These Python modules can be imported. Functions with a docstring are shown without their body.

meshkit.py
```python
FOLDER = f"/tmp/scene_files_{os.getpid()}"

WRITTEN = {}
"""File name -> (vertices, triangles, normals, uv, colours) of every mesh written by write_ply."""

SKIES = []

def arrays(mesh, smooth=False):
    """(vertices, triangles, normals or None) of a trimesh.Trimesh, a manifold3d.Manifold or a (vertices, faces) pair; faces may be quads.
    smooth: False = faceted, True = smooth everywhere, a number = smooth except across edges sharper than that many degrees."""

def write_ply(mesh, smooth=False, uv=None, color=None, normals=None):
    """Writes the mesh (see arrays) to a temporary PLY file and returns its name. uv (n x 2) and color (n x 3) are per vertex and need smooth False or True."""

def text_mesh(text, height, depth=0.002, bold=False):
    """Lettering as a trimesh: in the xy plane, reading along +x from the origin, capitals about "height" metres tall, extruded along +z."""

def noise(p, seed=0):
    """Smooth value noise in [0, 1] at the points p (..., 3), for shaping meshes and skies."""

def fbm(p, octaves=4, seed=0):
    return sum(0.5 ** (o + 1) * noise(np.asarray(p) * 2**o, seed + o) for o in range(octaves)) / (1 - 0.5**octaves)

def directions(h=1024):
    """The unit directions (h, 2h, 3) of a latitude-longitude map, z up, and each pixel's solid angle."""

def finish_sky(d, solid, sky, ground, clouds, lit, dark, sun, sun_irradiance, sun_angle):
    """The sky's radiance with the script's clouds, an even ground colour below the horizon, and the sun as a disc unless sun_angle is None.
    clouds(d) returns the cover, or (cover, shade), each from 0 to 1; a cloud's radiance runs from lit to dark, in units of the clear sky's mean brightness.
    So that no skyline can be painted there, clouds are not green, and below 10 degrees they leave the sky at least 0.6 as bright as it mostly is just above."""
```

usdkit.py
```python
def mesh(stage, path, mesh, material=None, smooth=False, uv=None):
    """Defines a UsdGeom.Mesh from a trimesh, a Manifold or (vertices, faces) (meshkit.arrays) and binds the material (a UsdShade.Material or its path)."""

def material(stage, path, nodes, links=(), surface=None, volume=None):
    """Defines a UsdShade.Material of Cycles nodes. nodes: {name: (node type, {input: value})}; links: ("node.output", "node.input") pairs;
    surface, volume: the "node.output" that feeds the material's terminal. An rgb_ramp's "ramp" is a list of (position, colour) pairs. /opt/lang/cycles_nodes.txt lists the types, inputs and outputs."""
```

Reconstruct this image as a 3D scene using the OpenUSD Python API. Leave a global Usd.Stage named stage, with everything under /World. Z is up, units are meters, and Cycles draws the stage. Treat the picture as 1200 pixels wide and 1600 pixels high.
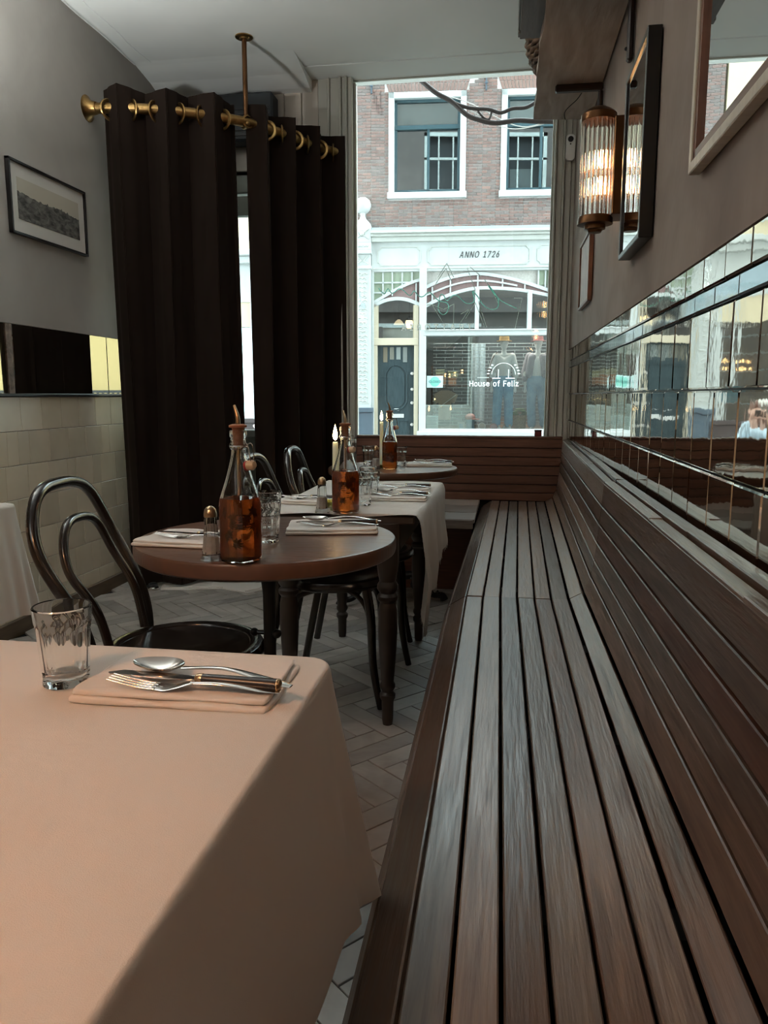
import math, random
import numpy as np, trimesh
import manifold3d as m3
import shapely
from shapely.geometry import Polygon
from shapely import affinity
import usdkit, meshkit
from pxr import Usd, UsdGeom, UsdLux, UsdShade, Gf, Sdf, Vt
PI = math.pi
rng = random.Random(7)
stage = Usd.Stage.CreateInMemory()
UsdGeom.SetStageUpAxis(stage, 'Z'); UsdGeom.SetStageMetersPerUnit(stage, 1.0)
UsdGeom.Xform.Define(stage, '/World'); UsdGeom.Scope.Define(stage, '/World/Looks')
# ------------------------------------------------------------------ camera
CAM_H, PITCH, YAW = 1.10, math.radians(8.624), math.radians(9.127)
cam = UsdGeom.Camera.Define(stage, '/World/camera')
_r = np.array([math.cos(YAW), math.sin(YAW), 0]); _fh = np.array([-math.sin(YAW), math.cos(YAW), 0])
_f = _fh * math.cos(PITCH) + np.array([0, 0, -math.sin(PITCH)]); _u = np.cross(_r, _f)
cam.AddTransformOp().Set(Gf.Matrix4d(*_r, 0, *_u, 0, *(-_f), 0, 0, 0, CAM_H, 1))
cam.CreateHorizontalApertureAttr(36.0); cam.CreateVerticalApertureAttr(48.0); cam.CreateFocalLengthAttr(36.0)
cam.CreateClippingRangeAttr(Gf.Vec2f(0.03, 500)); cam.CreateExposureAttr(0.0)
# ------------------------------------------------------------------ sky: bright even overcast
SKY, SCONCE, UNSEEN_PENDANT, ADDED_UPLIGHT = 2.35, 95.0, 215.0, 850.0
dome = UsdLux.DomeLight.Define(stage, '/World/sky'); dome.CreateColorAttr(Gf.Vec3f(0.80, 0.97, 1.0)); dome.CreateIntensityAttr(SKY)

# ------------------------------------------------------------------ helpers
_names = {}
def numbered(path):
    if path not in _names: _names[path] = 0; return path
    _names[path] += 1
    return '%s_%03d' % (path, _names[path])
def pth(p): return str(p.GetPath()) if p is not None else '/World'
def setd(o, **kw):
    for k, v in kw.items():
        if v: o.SetCustomDataByKey(k, v)
    return o
def thing(name, label, cat, loc=(0, 0, 0), rotz=0, group=None, tilt=None, kind=None, scale=None):
    x = UsdGeom.Xform.Define(stage, numbered('/World/' + name))
    x.AddTranslateOp().Set(Gf.Vec3d(*map(float, loc))); x.AddRotateZOp().Set(float(rotz))
    if tilt: x.AddRotateXYZOp().Set(Gf.Vec3f(*tilt))
    if scale: x.AddScaleOp().Set(Gf.Vec3f(*([scale]*3 if np.ndim(scale) == 0 else scale)))
    return setd(x.GetPrim(), label=label, category=cat, group=group, kind=kind)
def grp(name, parent, loc=(0, 0, 0), rotz=0):
    x = UsdGeom.Xform.Define(stage, numbered(pth(parent) + '/' + name))
    x.AddTranslateOp().Set(Gf.Vec3d(*map(float, loc))); x.AddRotateZOp().Set(float(rotz))
    return x.GetPrim()
def obj(name, mesh, mt, parent=None, smooth=False, **kw):
    if isinstance(mesh, list): mesh = cat(mesh)
    return setd(usdkit.mesh(stage, numbered(pth(parent) + '/' + name), mesh, mt, smooth=smooth).GetPrim(), **kw)
def struct(name, mesh, mt, parent=None, smooth=False, **kw):
    return obj(name, mesh, mt, parent, smooth, kind='structure', **kw)
def dup(root, loc, rotz=0, label=None, group=None, tilt=None, scale=None):
    was = root.GetCustomData(); base = root.GetName()
    x = UsdGeom.Xform.Define(stage, numbered('/World/' + base))
    p = x.GetPrim(); p.GetReferences().AddInternalReference(root.GetPath())
    x.ClearXformOpOrder()
    for n in list(p.GetAttributes()):
        pass
    x.SetXformOpOrder([])
    x.AddTranslateOp(opSuffix='put').Set(Gf.Vec3d(*map(float, loc))); x.AddRotateZOp(opSuffix='put').Set(float(rotz))
    if tilt: x.AddRotateXYZOp(opSuffix='put').Set(Gf.Vec3f(*tilt))
    if scale: x.AddScaleOp(opSuffix='put').Set(Gf.Vec3f(*([scale]*3 if np.ndim(scale) == 0 else scale)))
    p.SetInstanceable(True)
    g = group or was.get('group')
    return setd(p, label=label or was['label'], category=was['category'], group=g)
def cat(ms):
    ms = [(np.asarray(m.vertices), np.asarray(m.faces)) if not isinstance(m, tuple) else m for m in ms if m is not None]
    n, V, F = 0, [], []
    for v, f in ms:
        f = np.asarray(f)
        if f.shape[1] == 4: f = np.vstack([f[:, [0, 1, 2]], f[:, [0, 2, 3]]])
        V.append(np.asarray(v, float)); F.append(f + n); n += len(v)
    return trimesh.Trimesh(np.vstack(V), np.vstack(F), process=False)
_boxf = None
def box(lo, hi, b=0.0):
    """axis-aligned box from corner to corner, edges chamfered by b"""
    global _boxf
    lo, hi = np.minimum(lo, hi).astype(float), np.maximum(lo, hi).astype(float)
    c, h = (lo + hi) / 2, (hi - lo) / 2
    if b <= 0:
        m = trimesh.creation.box(hi - lo); m.apply_translation(c); return m
    b = min(b, h.min() * .9)
    if _boxf is None:
        s = np.array([[x, y, z] for x in (-1, 1) for y in (-1, 1) for z in (-1, 1)], float)
        pts = np.vstack([s * np.where(np.arange(3) == k, 1.0, 0.8) for k in range(3)])
        m = trimesh.convex.convex_hull(pts)
        order = [int(np.argmin(((m.vertices - p) ** 2).sum(1))) for p in pts]
        inv = np.argsort(order); _boxf = inv[m.faces]
    s = np.array([[x, y, z] for x in (-1, 1) for y in (-1, 1) for z in (-1, 1)], float)
    pts = np.vstack([s * np.where(np.arange(3) == k, h, h - b) for k in range(3)]) + c
    return trimesh.Trimesh(pts, _boxf, process=False)
def cbox(c, s, b=0.0): c, s = np.array(c, float), np.array(s, float); return box(c - s / 2, c + s / 2, b)
def mv(m, t=(0, 0, 0), rz=0, rx=0, ry=0, s=1):
    m = m.copy(); T = trimesh.transformations
    if np.ndim(s) or s != 1: m.vertices = m.vertices * np.array(s)
    for a, ax in ((rx, [1, 0, 0]), (ry, [0, 1, 0]), (rz, [0, 0, 1])):
        if a: m.apply_transform(T.rotation_matrix(math.radians(a), ax))
    m.apply_translation(t); return m
def frames(p, closed=False):
    p = np.asarray(p, float); n = len(p)
    t = np.roll(p, -1, 0) - np.roll(p, 1, 0) if closed else np.gradient(p, axis=0)
    t /= np.linalg.norm(t, axis=1, keepdims=True) + 1e-12
    a = np.array([0, 0, 1.0]) if abs(t[0][2]) < .9 else np.array([1.0, 0, 0])
    A = []
    for k in range(n):
        a = a - t[k] * (a @ t[k]); a /= np.linalg.norm(a) + 1e-12; A.append(a)
    A = np.array(A); return t, A, np.cross(t, A)
def tube(p, r, sides=10, closed=False, sx=1.0):
    p = np.asarray(p, float); n = len(p); r = np.broadcast_to(np.asarray(r, float), (n,))
    t, A, B = frames(p, closed); ang = np.arange(sides) * 2 * PI / sides
    V = p[:, None] + r[:, None, None] * (np.cos(ang)[None, :, None] * A[:, None] * sx + np.sin(ang)[None, :, None] * B[:, None])
    V = V.reshape(-1, 3); F = []
    for i in range(n if closed else n - 1):
        j = (i + 1) % n
        for k in range(sides):
            k2 = (k + 1) % sides
            F.append((i * sides + k, i * sides + k2, j * sides + k2, j * sides + k))
    F = np.array(F); F = np.vstack([F[:, [0, 1, 2]], F[:, [0, 2, 3]]])
    if not closed:
        V = np.vstack([V, p[0], p[-1]]); a, b = n * sides, n * sides + 1
        F = np.vstack([F, [(a, (k + 1) % sides, k) for k in range(sides)], [(b, (n - 1) * sides + k, (n - 1) * sides + (k + 1) % sides) for k in range(sides)]])
    return trimesh.Trimesh(V, F, process=False)
def lathe(prof, segs=32, closed=False):
    """prof: (radius, z) pairs from bottom to top"""
    prof = np.asarray(prof, float); n = len(prof); a = np.arange(segs) * 2 * PI / segs
    V = np.stack([prof[:, 0][:, None] * np.cos(a), prof[:, 0][:, None] * np.sin(a), np.repeat(prof[:, 1][:, None], segs, 1)], -1).reshape(-1, 3)
    F = []
    for i in range(n if closed else n - 1):
        j = (i + 1) % n
        for k in range(segs):
            k2 = (k + 1) % segs; F.append((i * segs + k, i * segs + k2, j * segs + k2, j * segs + k))
    F = np.array(F); return trimesh.Trimesh(V, np.vstack([F[:, [0, 1, 2]], F[:, [0, 2, 3]]]), process=False)
def spline(p, n=40, closed=False):
    from scipy.interpolate import CubicSpline
    p = np.asarray(p, float)
    if closed: p = np.vstack([p, p[:1]])
    d = np.r_[0, np.cumsum(np.linalg.norm(np.diff(p, axis=0), axis=1) ** .7)]
    c = CubicSpline(d, p, bc_type='periodic' if closed else 'natural')
    return c(np.linspace(0, d[-1], n + (1 if closed else 0)))[:n]
def grid(P, thick=0.0):
    """surface through an (n, m, 3) array of points; thick > 0 gives it a back along its normals"""
    P = np.asarray(P, float); n, m = P.shape[:2]
    i, j = np.meshgrid(np.arange(n - 1), np.arange(m - 1), indexing='ij')
    q = np.stack([i * m + j, (i + 1) * m + j, (i + 1) * m + j + 1, i * m + j + 1], -1).reshape(-1, 4)
    F = np.vstack([q[:, [0, 1, 2]], q[:, [0, 2, 3]]]); V = P.reshape(-1, 3)
    if thick:
        du, dv = np.gradient(P, axis=0), np.gradient(P, axis=1); N = np.cross(du, dv)
        N /= np.linalg.norm(N, axis=-1, keepdims=True) + 1e-12
        W = (P - N * thick).reshape(-1, 3); k = n * m
        ring = [(a, 0) for a in range(n)] + [(n - 1, b) for b in range(1, m)] + [(a, m - 1) for a in range(n - 2, -1, -1)] + [(0, b) for b in range(m - 2, 0, -1)]
        ids = [a * m + b for a, b in ring]; S = []
        for a, b in zip(ids, ids[1:] + ids[:1]): S += [(b, a, a + k), (b, a + k, b + k)]
        F = np.vstack([F, F[:, ::-1] + k, S]); V = np.vstack([V, W])
    return trimesh.Trimesh(V, F, process=False)
def extrude(poly, h):
    gs = getattr(poly, 'geoms', [poly])
    return cat([trimesh.creation.extrude_polygon(g, h, engine='earcut') for g in gs if g.area > 1e-9])
def upright(m, y=0.0):
    """an extrusion drawn in xy, put up in the xz plane; its thickness runs towards -y from y"""
    v = np.asarray(m.vertices); return trimesh.Trimesh(np.stack([v[:, 0], y - v[:, 2], v[:, 1]], 1), np.asarray(m.faces), process=False)
def sphere(c, r, n=2, s=(1, 1, 1)):
    m = trimesh.creation.icosphere(n, r); m.vertices = m.vertices * np.array(s) + np.array(c); return m
def chain(specs, step=.012, it=12, extra=()):
    """one body out of bones: list of (p, rp, q, rq); hulls of spheres joined and smoothed"""
    M = m3.Manifold()
    for p, rp, q, rq in specs:
        a = m3.Manifold.sphere(rp, 20).translate(tuple(map(float, p))); b = m3.Manifold.sphere(rq, 20).translate(tuple(map(float, q)))
        M = M + m3.Manifold.batch_hull([a, b])
    for e in extra: M = M + e
    M = M.refine_to_length(step); me = M.to_mesh()
    t = trimesh.Trimesh(me.vert_properties[:, :3], me.tri_verts, process=True)
    trimesh.smoothing.filter_taubin(t, iterations=it); return t

# ------------------------------------------------------------------ materials
_mats = {}
def M(name, nodes, links, surface='p.BSDF', volume=None):
    _mats[name] = usdkit.material(stage, '/World/Looks/' + name, nodes, links, surface=surface, volume=volume); return _mats[name]
def plain(name, col, rough=.5, metal=0, spec=.5, **kw):
    return M(name, {'p': ('principled_bsdf', dict(base_color=col, roughness=rough, metallic=metal, specular_ior_level=spec, **kw))}, [])
def varied(name, c1, c2, scale=6, rough=.5, metal=0, bump=0.0, bscale=None, vec=(1, 1, 1), detail=5, rnd=0.0, dist=.6, spec=.5, lo=.3, hi=.7, r2=None, **kw):
    """two tones through noise, relief by a bump, brightness by the object's own random number"""
    n = {'tc': ('texture_coordinate', {}), 'm': ('mapping', dict(scale=vec)), 'n': ('noise_texture', dict(scale=scale, detail=detail, distortion=dist)),
         'r': ('rgb_ramp', {'ramp': [(lo, c1), (hi, c2)]}), 'p': ('principled_bsdf', dict(roughness=rough, metallic=metal, specular_ior_level=spec, **kw))}
    l = [('tc.object', 'm.vector'), ('m.vector', 'n.vector'), ('n.fac', 'r.fac')]
    out = 'r.color'
    if rnd:
        n['oi'] = ('object_info', {}); n['mr'] = ('map_range', dict(from_min=0, from_max=1, to_min=1 - rnd, to_max=1 + rnd))
        n['h'] = ('hsv', dict(hue=.5, saturation=1.0, fac=1.0))
        l += [('oi.random', 'mr.value'), ('mr.result', 'h.value'), ('r.color', 'h.color')]; out = 'h.color'
        n['ml'] = ('math', dict(math_type='multiply', value2=37.0)); n['cx'] = ('combine_xyz', {}); n['ad'] = ('vector_math', dict(math_type='add'))
        l = [x for x in l if x != ('m.vector', 'n.vector')] + [('oi.random', 'ml.value1'), ('ml.value', 'cx.x'), ('ml.value', 'cx.y'), ('m.vector', 'ad.vector1'), ('cx.vector', 'ad.vector2'), ('ad.vector', 'n.vector')]
    l.append((out, 'p.base_color'))
    if r2 is not None:
        n['rr'] = ('map_range', dict(from_min=lo, from_max=hi, to_min=rough, to_max=r2)); l += [('n.fac', 'rr.value'), ('rr.result', 'p.roughness')]
    if bump:
        n['b'] = ('bump', dict(strength=1.0, distance=bump)); n['nb'] = ('noise_texture', dict(scale=bscale or scale, detail=4))
        l += [('m.vector', 'nb.vector'), ('nb.fac', 'b.height'), ('b.normal', 'p.normal')]
    return M(name, n, l)
# ------------------------------------------------------------------ looks
plaster_left = varied('plaster_left', (.35, .325, .298), (.395, .37, .34), 3, .9, bump=.002, bscale=14)
plaster_right = varied('plaster_right', (.20, .15, .125), (.29, .225, .19), 2.2, .85, bump=.003, bscale=10, lo=.35, hi=.65)
ceiling_paint = varied('ceiling_paint', (.83, .845, .83), (.87, .88, .865), 2, .95, bump=.001, bscale=12)
cream_tile = varied('cream_tile', (.72, .64, .50), (.80, .72, .58), 5, .22, rnd=.10, bump=.0006, bscale=20)
grout = plain('grout', (.16, .14, .12), .9)
skirting_wood = varied('skirting_wood', (.10, .07, .045), (.16, .11, .07), 6, .55, vec=(8, 1, 8))
mirror_tile = varied('mirror_tile', (.55, .49, .42), (.62, .56, .49), 3, .03, metal=1.0, bump=.0009, bscale=5)
mirror_strip = varied('mirror_strip', (.32, .40, .45), (.40, .48, .52), 4, .06, metal=.85, bump=.0008, bscale=7)
dark_mirror = M('dark_mirror', {'tc': ('texture_coordinate', {}), 'n': ('noise_texture', dict(scale=26, detail=6, roughness=.7)), 'm': ('mapping', {}), 'sx': ('separate_xyz', {}),
    'g': ('map_range', dict(from_min=.0, from_max=-.30, to_min=.30, to_max=.74, clamp=True)), 'gt': ('math', dict(math_type='subtract')), 'cl': ('map_range', dict(from_min=0, from_max=.04, clamp=True)),
    'p': ('principled_bsdf', dict(base_color=(.62, .64, .62), metallic=1.0, roughness=.02)), 'q': ('principled_bsdf', dict(base_color=(.03, .03, .028), roughness=.35)), 'x': ('mix_closure', {})},
    [('tc.object', 'n.vector'), ('n.fac', 'cl.value'), ('cl.result', 'x.fac'), ('q.BSDF', 'x.closure1'), ('p.BSDF', 'x.closure2')], surface='x.closure')
silver_mirror = plain('silver_mirror', (.86, .88, .87), .01, 1.0)
black_edge = plain('black_edge', (.02, .02, .02), .4)
floor_wood = varied('floor_wood', (.27, .25, .23), (.47, .445, .415), 5, .48, vec=(1, 1, 1), rnd=.28, bump=.0015, bscale=30, r2=.34)
gap_dark = plain('gap_dark', (.012, .010, .009), .95)
def bench_mat(name, a, b, vec, r=.38, r2=.25, rnd=.32): return varied(name, a, b, 3.0, r, vec=vec, rnd=rnd, bump=.0012, bscale=5, detail=8, r2=r2, dist=.9, lo=.28, hi=.72)
bench_seat = bench_mat('bench_seat', (.050, .029, .020), (.135, .085, .062), (22, 1.6, 22))
bench_warm = bench_mat('bench_warm', (.10, .062, .043), (.25, .165, .12), (24, 1.6, 24))
bench_grey = bench_mat('bench_grey', (.085, .060, .048), (.21, .165, .135), (26, 1.6, 26))
bench_back = bench_mat('bench_back', (.045, .026, .018), (.11, .068, .05), (22, 1.6, 22), .45, .36)
bench_red = bench_mat('bench_red', (.06, .023, .013), (.11, .043, .026), (22, 1.6, 22), .5, .4)
cross_back = bench_mat('cross_back', (.075, .028, .016), (.135, .055, .032), (1.6, 22, 22), .45, .4)
cross_seat_sheen = bench_mat('cross_seat_sheen', (.26, .21, .19), (.50, .44, .40), (1.6, 22, 22), .34, .24)  # grey boards, lightened further: the window sheen is put into the colour
frame_paint = varied('frame_paint', (.42, .415, .365), (.49, .48, .43), 5, .45, vec=(1, 1, .3))
frame_paint_pale = plain('frame_paint_pale', (.66, .67, .64), .4)
panel_paint = varied('panel_paint', (.52, .46, .40), (.58, .52, .46), 5, .55)
pane = M('pane', {'t': ('transparent_bsdf', {'color': (.97, .985, .98)}), 'g': ('glossy_bsdf', {'color': (.9, .95, .95), 'roughness': .0}), 'f': ('fresnel', {'IOR': 1.45}), 'x': ('mix_closure', {})},
         [('f.fac', 'x.fac'), ('t.BSDF', 'x.closure1'), ('g.BSDF', 'x.closure2')], surface='x.closure')
velvet = M('velvet', {'tc': ('texture_coordinate', {}), 'n': ('noise_texture', dict(scale=220, detail=2)), 'b': ('bump', dict(strength=.5, distance=.001)),
    'p': ('principled_bsdf', dict(base_color=(.0125, .0062, .0036), roughness=.9, specular_ior_level=.2, sheen_weight=.07, sheen_roughness=.35, sheen_tint=(.55, .36, .27)))},
    [('tc.object', 'n.vector'), ('n.fac', 'b.height'), ('b.normal', 'p.normal')])
brass = varied('brass', (.30, .17, .06), (.52, .33, .13), 9, .28, metal=1.0, r2=.42)
dark_brass = varied('dark_brass', (.10, .045, .018), (.17, .08, .035), 9, .35, metal=.9)
white_plastic = plain('white_plastic', (.78, .78, .76), .35)
black_plastic = plain('black_plastic', (.015, .015, .018), .35)
navy_metal = plain('navy_metal', (.02, .024, .03), .5)

# ------------------------------------------------------------------ the room
LX, WY, CZ = -2.235, 5.0, 3.04
# floor of herringbone boards, laid at about forty degrees
fl = thing('floor', 'grey-brown herringbone plank floor of the dining room', 'floor', kind='structure')
obj('underfloor', box((LX - .2, -5.2, -.08), (.6, WY + .1, -.012)), gap_dark, fl)
W_, N_ = .0755, 4; th = math.radians(-41.5); c_, s_ = math.cos(th), math.sin(th); cells = {}
for ix in range(-110, 110):
    for iy in range(-110, 110):
        px, py = (ix + .5) * W_, (iy + .5) * W_; wx, wy = c_ * px - s_ * py, s_ * px + c_ * py
        if not (LX - .35 < wx < .1 and .5 < wy < WY + .3): continue
        t = (ix - iy) % (2 * N_)
        if t < N_: cells[(0, ix - t, iy)] = 1
        else: cells[(1, ix, iy - (2 * N_ - 1 - t))] = 1
planks = []
for (v, ix, iy) in cells:
    lo = np.array([ix, iy]) * W_; hi = lo + (np.array([N_, 1]) if v == 0 else np.array([1, N_])) * W_
    c = (lo + hi) / 2; cx, cy = c_ * c[0] - s_ * c[1], s_ * c[0] + c_ * c[1]
    g = .0016; e = rng.uniform(-.0009, .0009)
    b = box((lo[0] + g, lo[1] + g, -.016), (hi[0] - g, hi[1] - g, e), .0012)
    b.vertices = b.vertices @ np.array([[c_, s_, 0], [-s_, c_, 0], [0, 0, 1]])
    if not (LX - .05 < cx < 0.0 and .5 < cy < WY): continue
    seen = cx < -.25 and cy > 1.2 and cx > -2.2 and cx > -.62 * cy - .1
    planks.append((0 if seen else 1, math.hypot(cx, cy), b))
planks.sort(key=lambda q: q[:2])
for q in planks[:290]: obj('plank', q[2], floor_wood, fl)
obj('plank', [q[2] for q in planks[290:]], floor_wood, fl, kind='stuff')
obj('plank', [box((LX - .1, -5.1, -.016), (.5, .45, 0))], floor_wood, fl, kind='stuff')

# ceiling, with the shadow gap and cracks of its boards
ce = thing('ceiling', 'white painted plaster ceiling with a dark seam near the window', 'ceiling', kind='structure')
obj('plaster', [box((LX - .2, -5.2, CZ), (.6, 4.784, CZ + .12)), box((LX - .2, 4.795, CZ - .002), (.6, WY + .12, CZ + .12)), ], ceiling_paint, ce)
obj('seam', box((LX - .1, 4.77, CZ + .012), (.6, 4.81, CZ + .1)), black_plastic, ce)
crack = plain('crack', (.88, .89, .88), .8)
obj('hairline_crack', [tube([(LX + .10 + .006 * math.sin(k * 1.7), 3.6 + k * .12, CZ - .0005) for k in range(10)], .0022, 5)], crack, ce)
obj('hairline_crack', [tube([(LX + .012 + .004 * math.sin(k * 1.3), 3.5 + k * .12, CZ - .012) for k in range(10)], .0022, 5)], crack, ce)
# coved bulkhead over the entrance
bp = [(4.45, CZ + .01), (4.62, CZ - .004), (4.80, CZ - .03), (4.93, CZ - .065), (5.02, CZ - .075), (5.02, CZ + .01)]
bk = extrude(Polygon(bp), .98); v = bk.vertices; bk.vertices = np.stack([LX + v[:, 2], v[:, 0], v[:, 1]], 1)
obj('bulkhead', bk, ceiling_paint, ce)

# left wall: plaster, a worn dark mirror band, cream tiles
wl = thing('wall_left', 'left wall of grey plaster over a dark mirror band and cream tiles', 'wall', kind='structure')
obj('plaster', box((LX - .15, -5.2, 1.424), (LX, WY + .1, CZ + .02)), plaster_left, wl)
obj('backing', box((LX - .15, -5.2, -.05), (LX - .012, WY + .1, 1.43)), grout, wl)
for y0, y1 in ((-5, .9), (.91, 3.205), (3.262, 4.10), (4.104, 4.98)):
    obj('mirror_panel', box((LX - .011, y0, 1.108), (LX - .003, y1, 1.4235), .002), dark_mirror, wl)
obj('mirror_panel', box((LX - .011, 3.212, 1.108), (LX - .001, 3.256, 1.4235), .002), varied('worn_joint_reflection', (.05, .03, .02), (.24, .16, .12), 30, .4, metal=.5), wl)  # brown reflection painted onto the strip at the worn mirror joint
obj('ledge', box((LX - .01, -5, 1.094), (LX + .012, 4.98, 1.109), .003), black_edge, wl)
tw, thh = .165, .1572
for r in range(7):
    z1 = 1.094 - r * thh; z0 = max(z1 - thh, .07); y = 1.2 + (.31 * r % .165) + rng.uniform(0, .02)
    while y < 4.96:
        w = tw * (.5 if rng.random() < .12 else 1.0); y1 = min(y + w, 4.975)
        b = cbox((0, 0, 0), (.012, y1 - y - .0022, z1 - z0 - .0022), .0016)
        b = mv(b, (LX - .006 + rng.uniform(-.0006, .0006), (y + y1) / 2, (z0 + z1) / 2), rz=rng.uniform(-.35, .35), ry=rng.uniform(-.35, .35))
        obj('tile', b, cream_tile, wl); y = y1
obj('tile', box((LX - .012, -5, .07), (LX - .001, 1.19, 1.092)), cream_tile, wl, kind='stuff')
struct('baseboard_left', box((LX - .012, -5, -.01), (LX + .014, 4.98, .072), .004), skirting_wood)

# right wall in its own frame: local y runs along it, the face is at x = 0
RW, RWZ = (.40, 0, 0), .4584
wr = thing('wall_right', 'right wall of brown plaster above a dado of mirror tiles', 'wall', RW, RWZ, kind='structure')
obj('plaster', box((0, -5.2, 1.379), (.15, WY + .1, CZ + .02)), plaster_right, wr)
obj('backing', box((.010, -5.2, -.05), (.15, WY + .1, 1.38)), black_edge, wr)
def wtiles(z0, z1, off, mt, p=.1565, proud=0, bev=.0035):
    k0 = math.floor((.9 - off) / p)
    for k in range(k0, 40):
        y0, y1 = off + k * p, off + (k + 1) * p
        if y0 > 4.95: break
        y1 = min(y1, 4.97)
        if y1 - y0 < .02: break
        b = cbox((0, 0, 0), (.010, y1 - y0 - .0016, z1 - z0 - .0016), bev)
        obj('tile', mv(b, (.005 - proud + rng.uniform(-.0006, .0004), (y0 + y1) / 2, (z0 + z1) / 2), rz=rng.uniform(-.28, .28), ry=rng.uniform(-.3, .3)), mt, wr)
wtiles(1.312, 1.378, 1.39, mirror_tile); wtiles(1.270, 1.310, 1.45, mirror_strip); wtiles(1.112, 1.268, 1.318, mirror_tile)
wtiles(.952, 1.110, 1.408, mirror_tile); wtiles(.79, .950, 1.412, mirror_tile)
obj('tile', box((0, -5, .79), (.009, .88, 1.376)), mirror_tile, wr, kind='stuff')
# back wall, far behind the camera
struct('wall_back', box((LX - .2, -5.3, -.05), (.6, -5.1, CZ + .1)), plain('back_plaster', (.16, .12, .10), .9))

# ------------------------------------------------------------------ window wall
wf = thing('wall_front', 'front wall of painted timber around the shop window and entrance', 'wall', kind='structure')
obj('panel_board', box((LX, 5.0, 2.50), (-1.2, 5.06, CZ)), panel_paint, wf)
for k in range(9):
    x0 = LX + .01 + k * .113
    if x0 < -1.25: obj('panel_board', box((x0, 4.985, 2.52), (min(x0 + .109, -1.215), 5.0, CZ), .004), panel_paint, wf)
def moulding(prof, x0, z0=-.02, z1=CZ):   # prof: list of (x, proud) steps
    return [box((x0 + a, 5.06, z0), (x0 + b, 5.06 - .08 - p, z1), .004) for a, b, p in prof]
obj('pilaster', moulding([(0, .06, .0), (.06, .075, .018), (.075, .135, .006), (.135, .15, .026), (.15, .175, .012), (.175, .187, .03), (.187, .215, .01)], -1.215), frame_paint, wf)
obj('pilaster', moulding([(0, .012, .02), (.012, .05, .004), (.05, .062, .02), (.062, .10, .008), (.10, .16, .0)], .238), frame_paint, wf)
obj('apron', box((-1.2, 5.0, -.02), (.42, 5.10, .795)), frame_paint, wf)
obj('sill', box((-1.02, 4.90, .795), (.30, 5.10, .815), .004), frame_paint_pale, wf)
obj('outer_reveal', [box((-1.03, 5.06, .80), (-.995, 5.12, CZ)), box((.238, 5.06, .80), (.27, 5.12, CZ))], frame_paint_pale, wf)
w1 = thing('window_1', 'tall shop window with reversed lettering on its glass', 'window', kind='structure')
obj('pane', box((-1.0, 5.035, .81), (.24, 5.041, CZ - .005)), pane, w1)
obj('glazing_bead', [box((-1.0, 5.02, .81), (-.985, 5.055, CZ - .02), .003), box((.226, 5.02, .81), (.24, 5.055, CZ - .02), .003), box((-1.0, 5.03, CZ - .01), (.24, 5.046, CZ + .002), .002), box((-1.0, 5.02, .812), (.24, 5.055, .83), .003)], frame_paint, w1)
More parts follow.
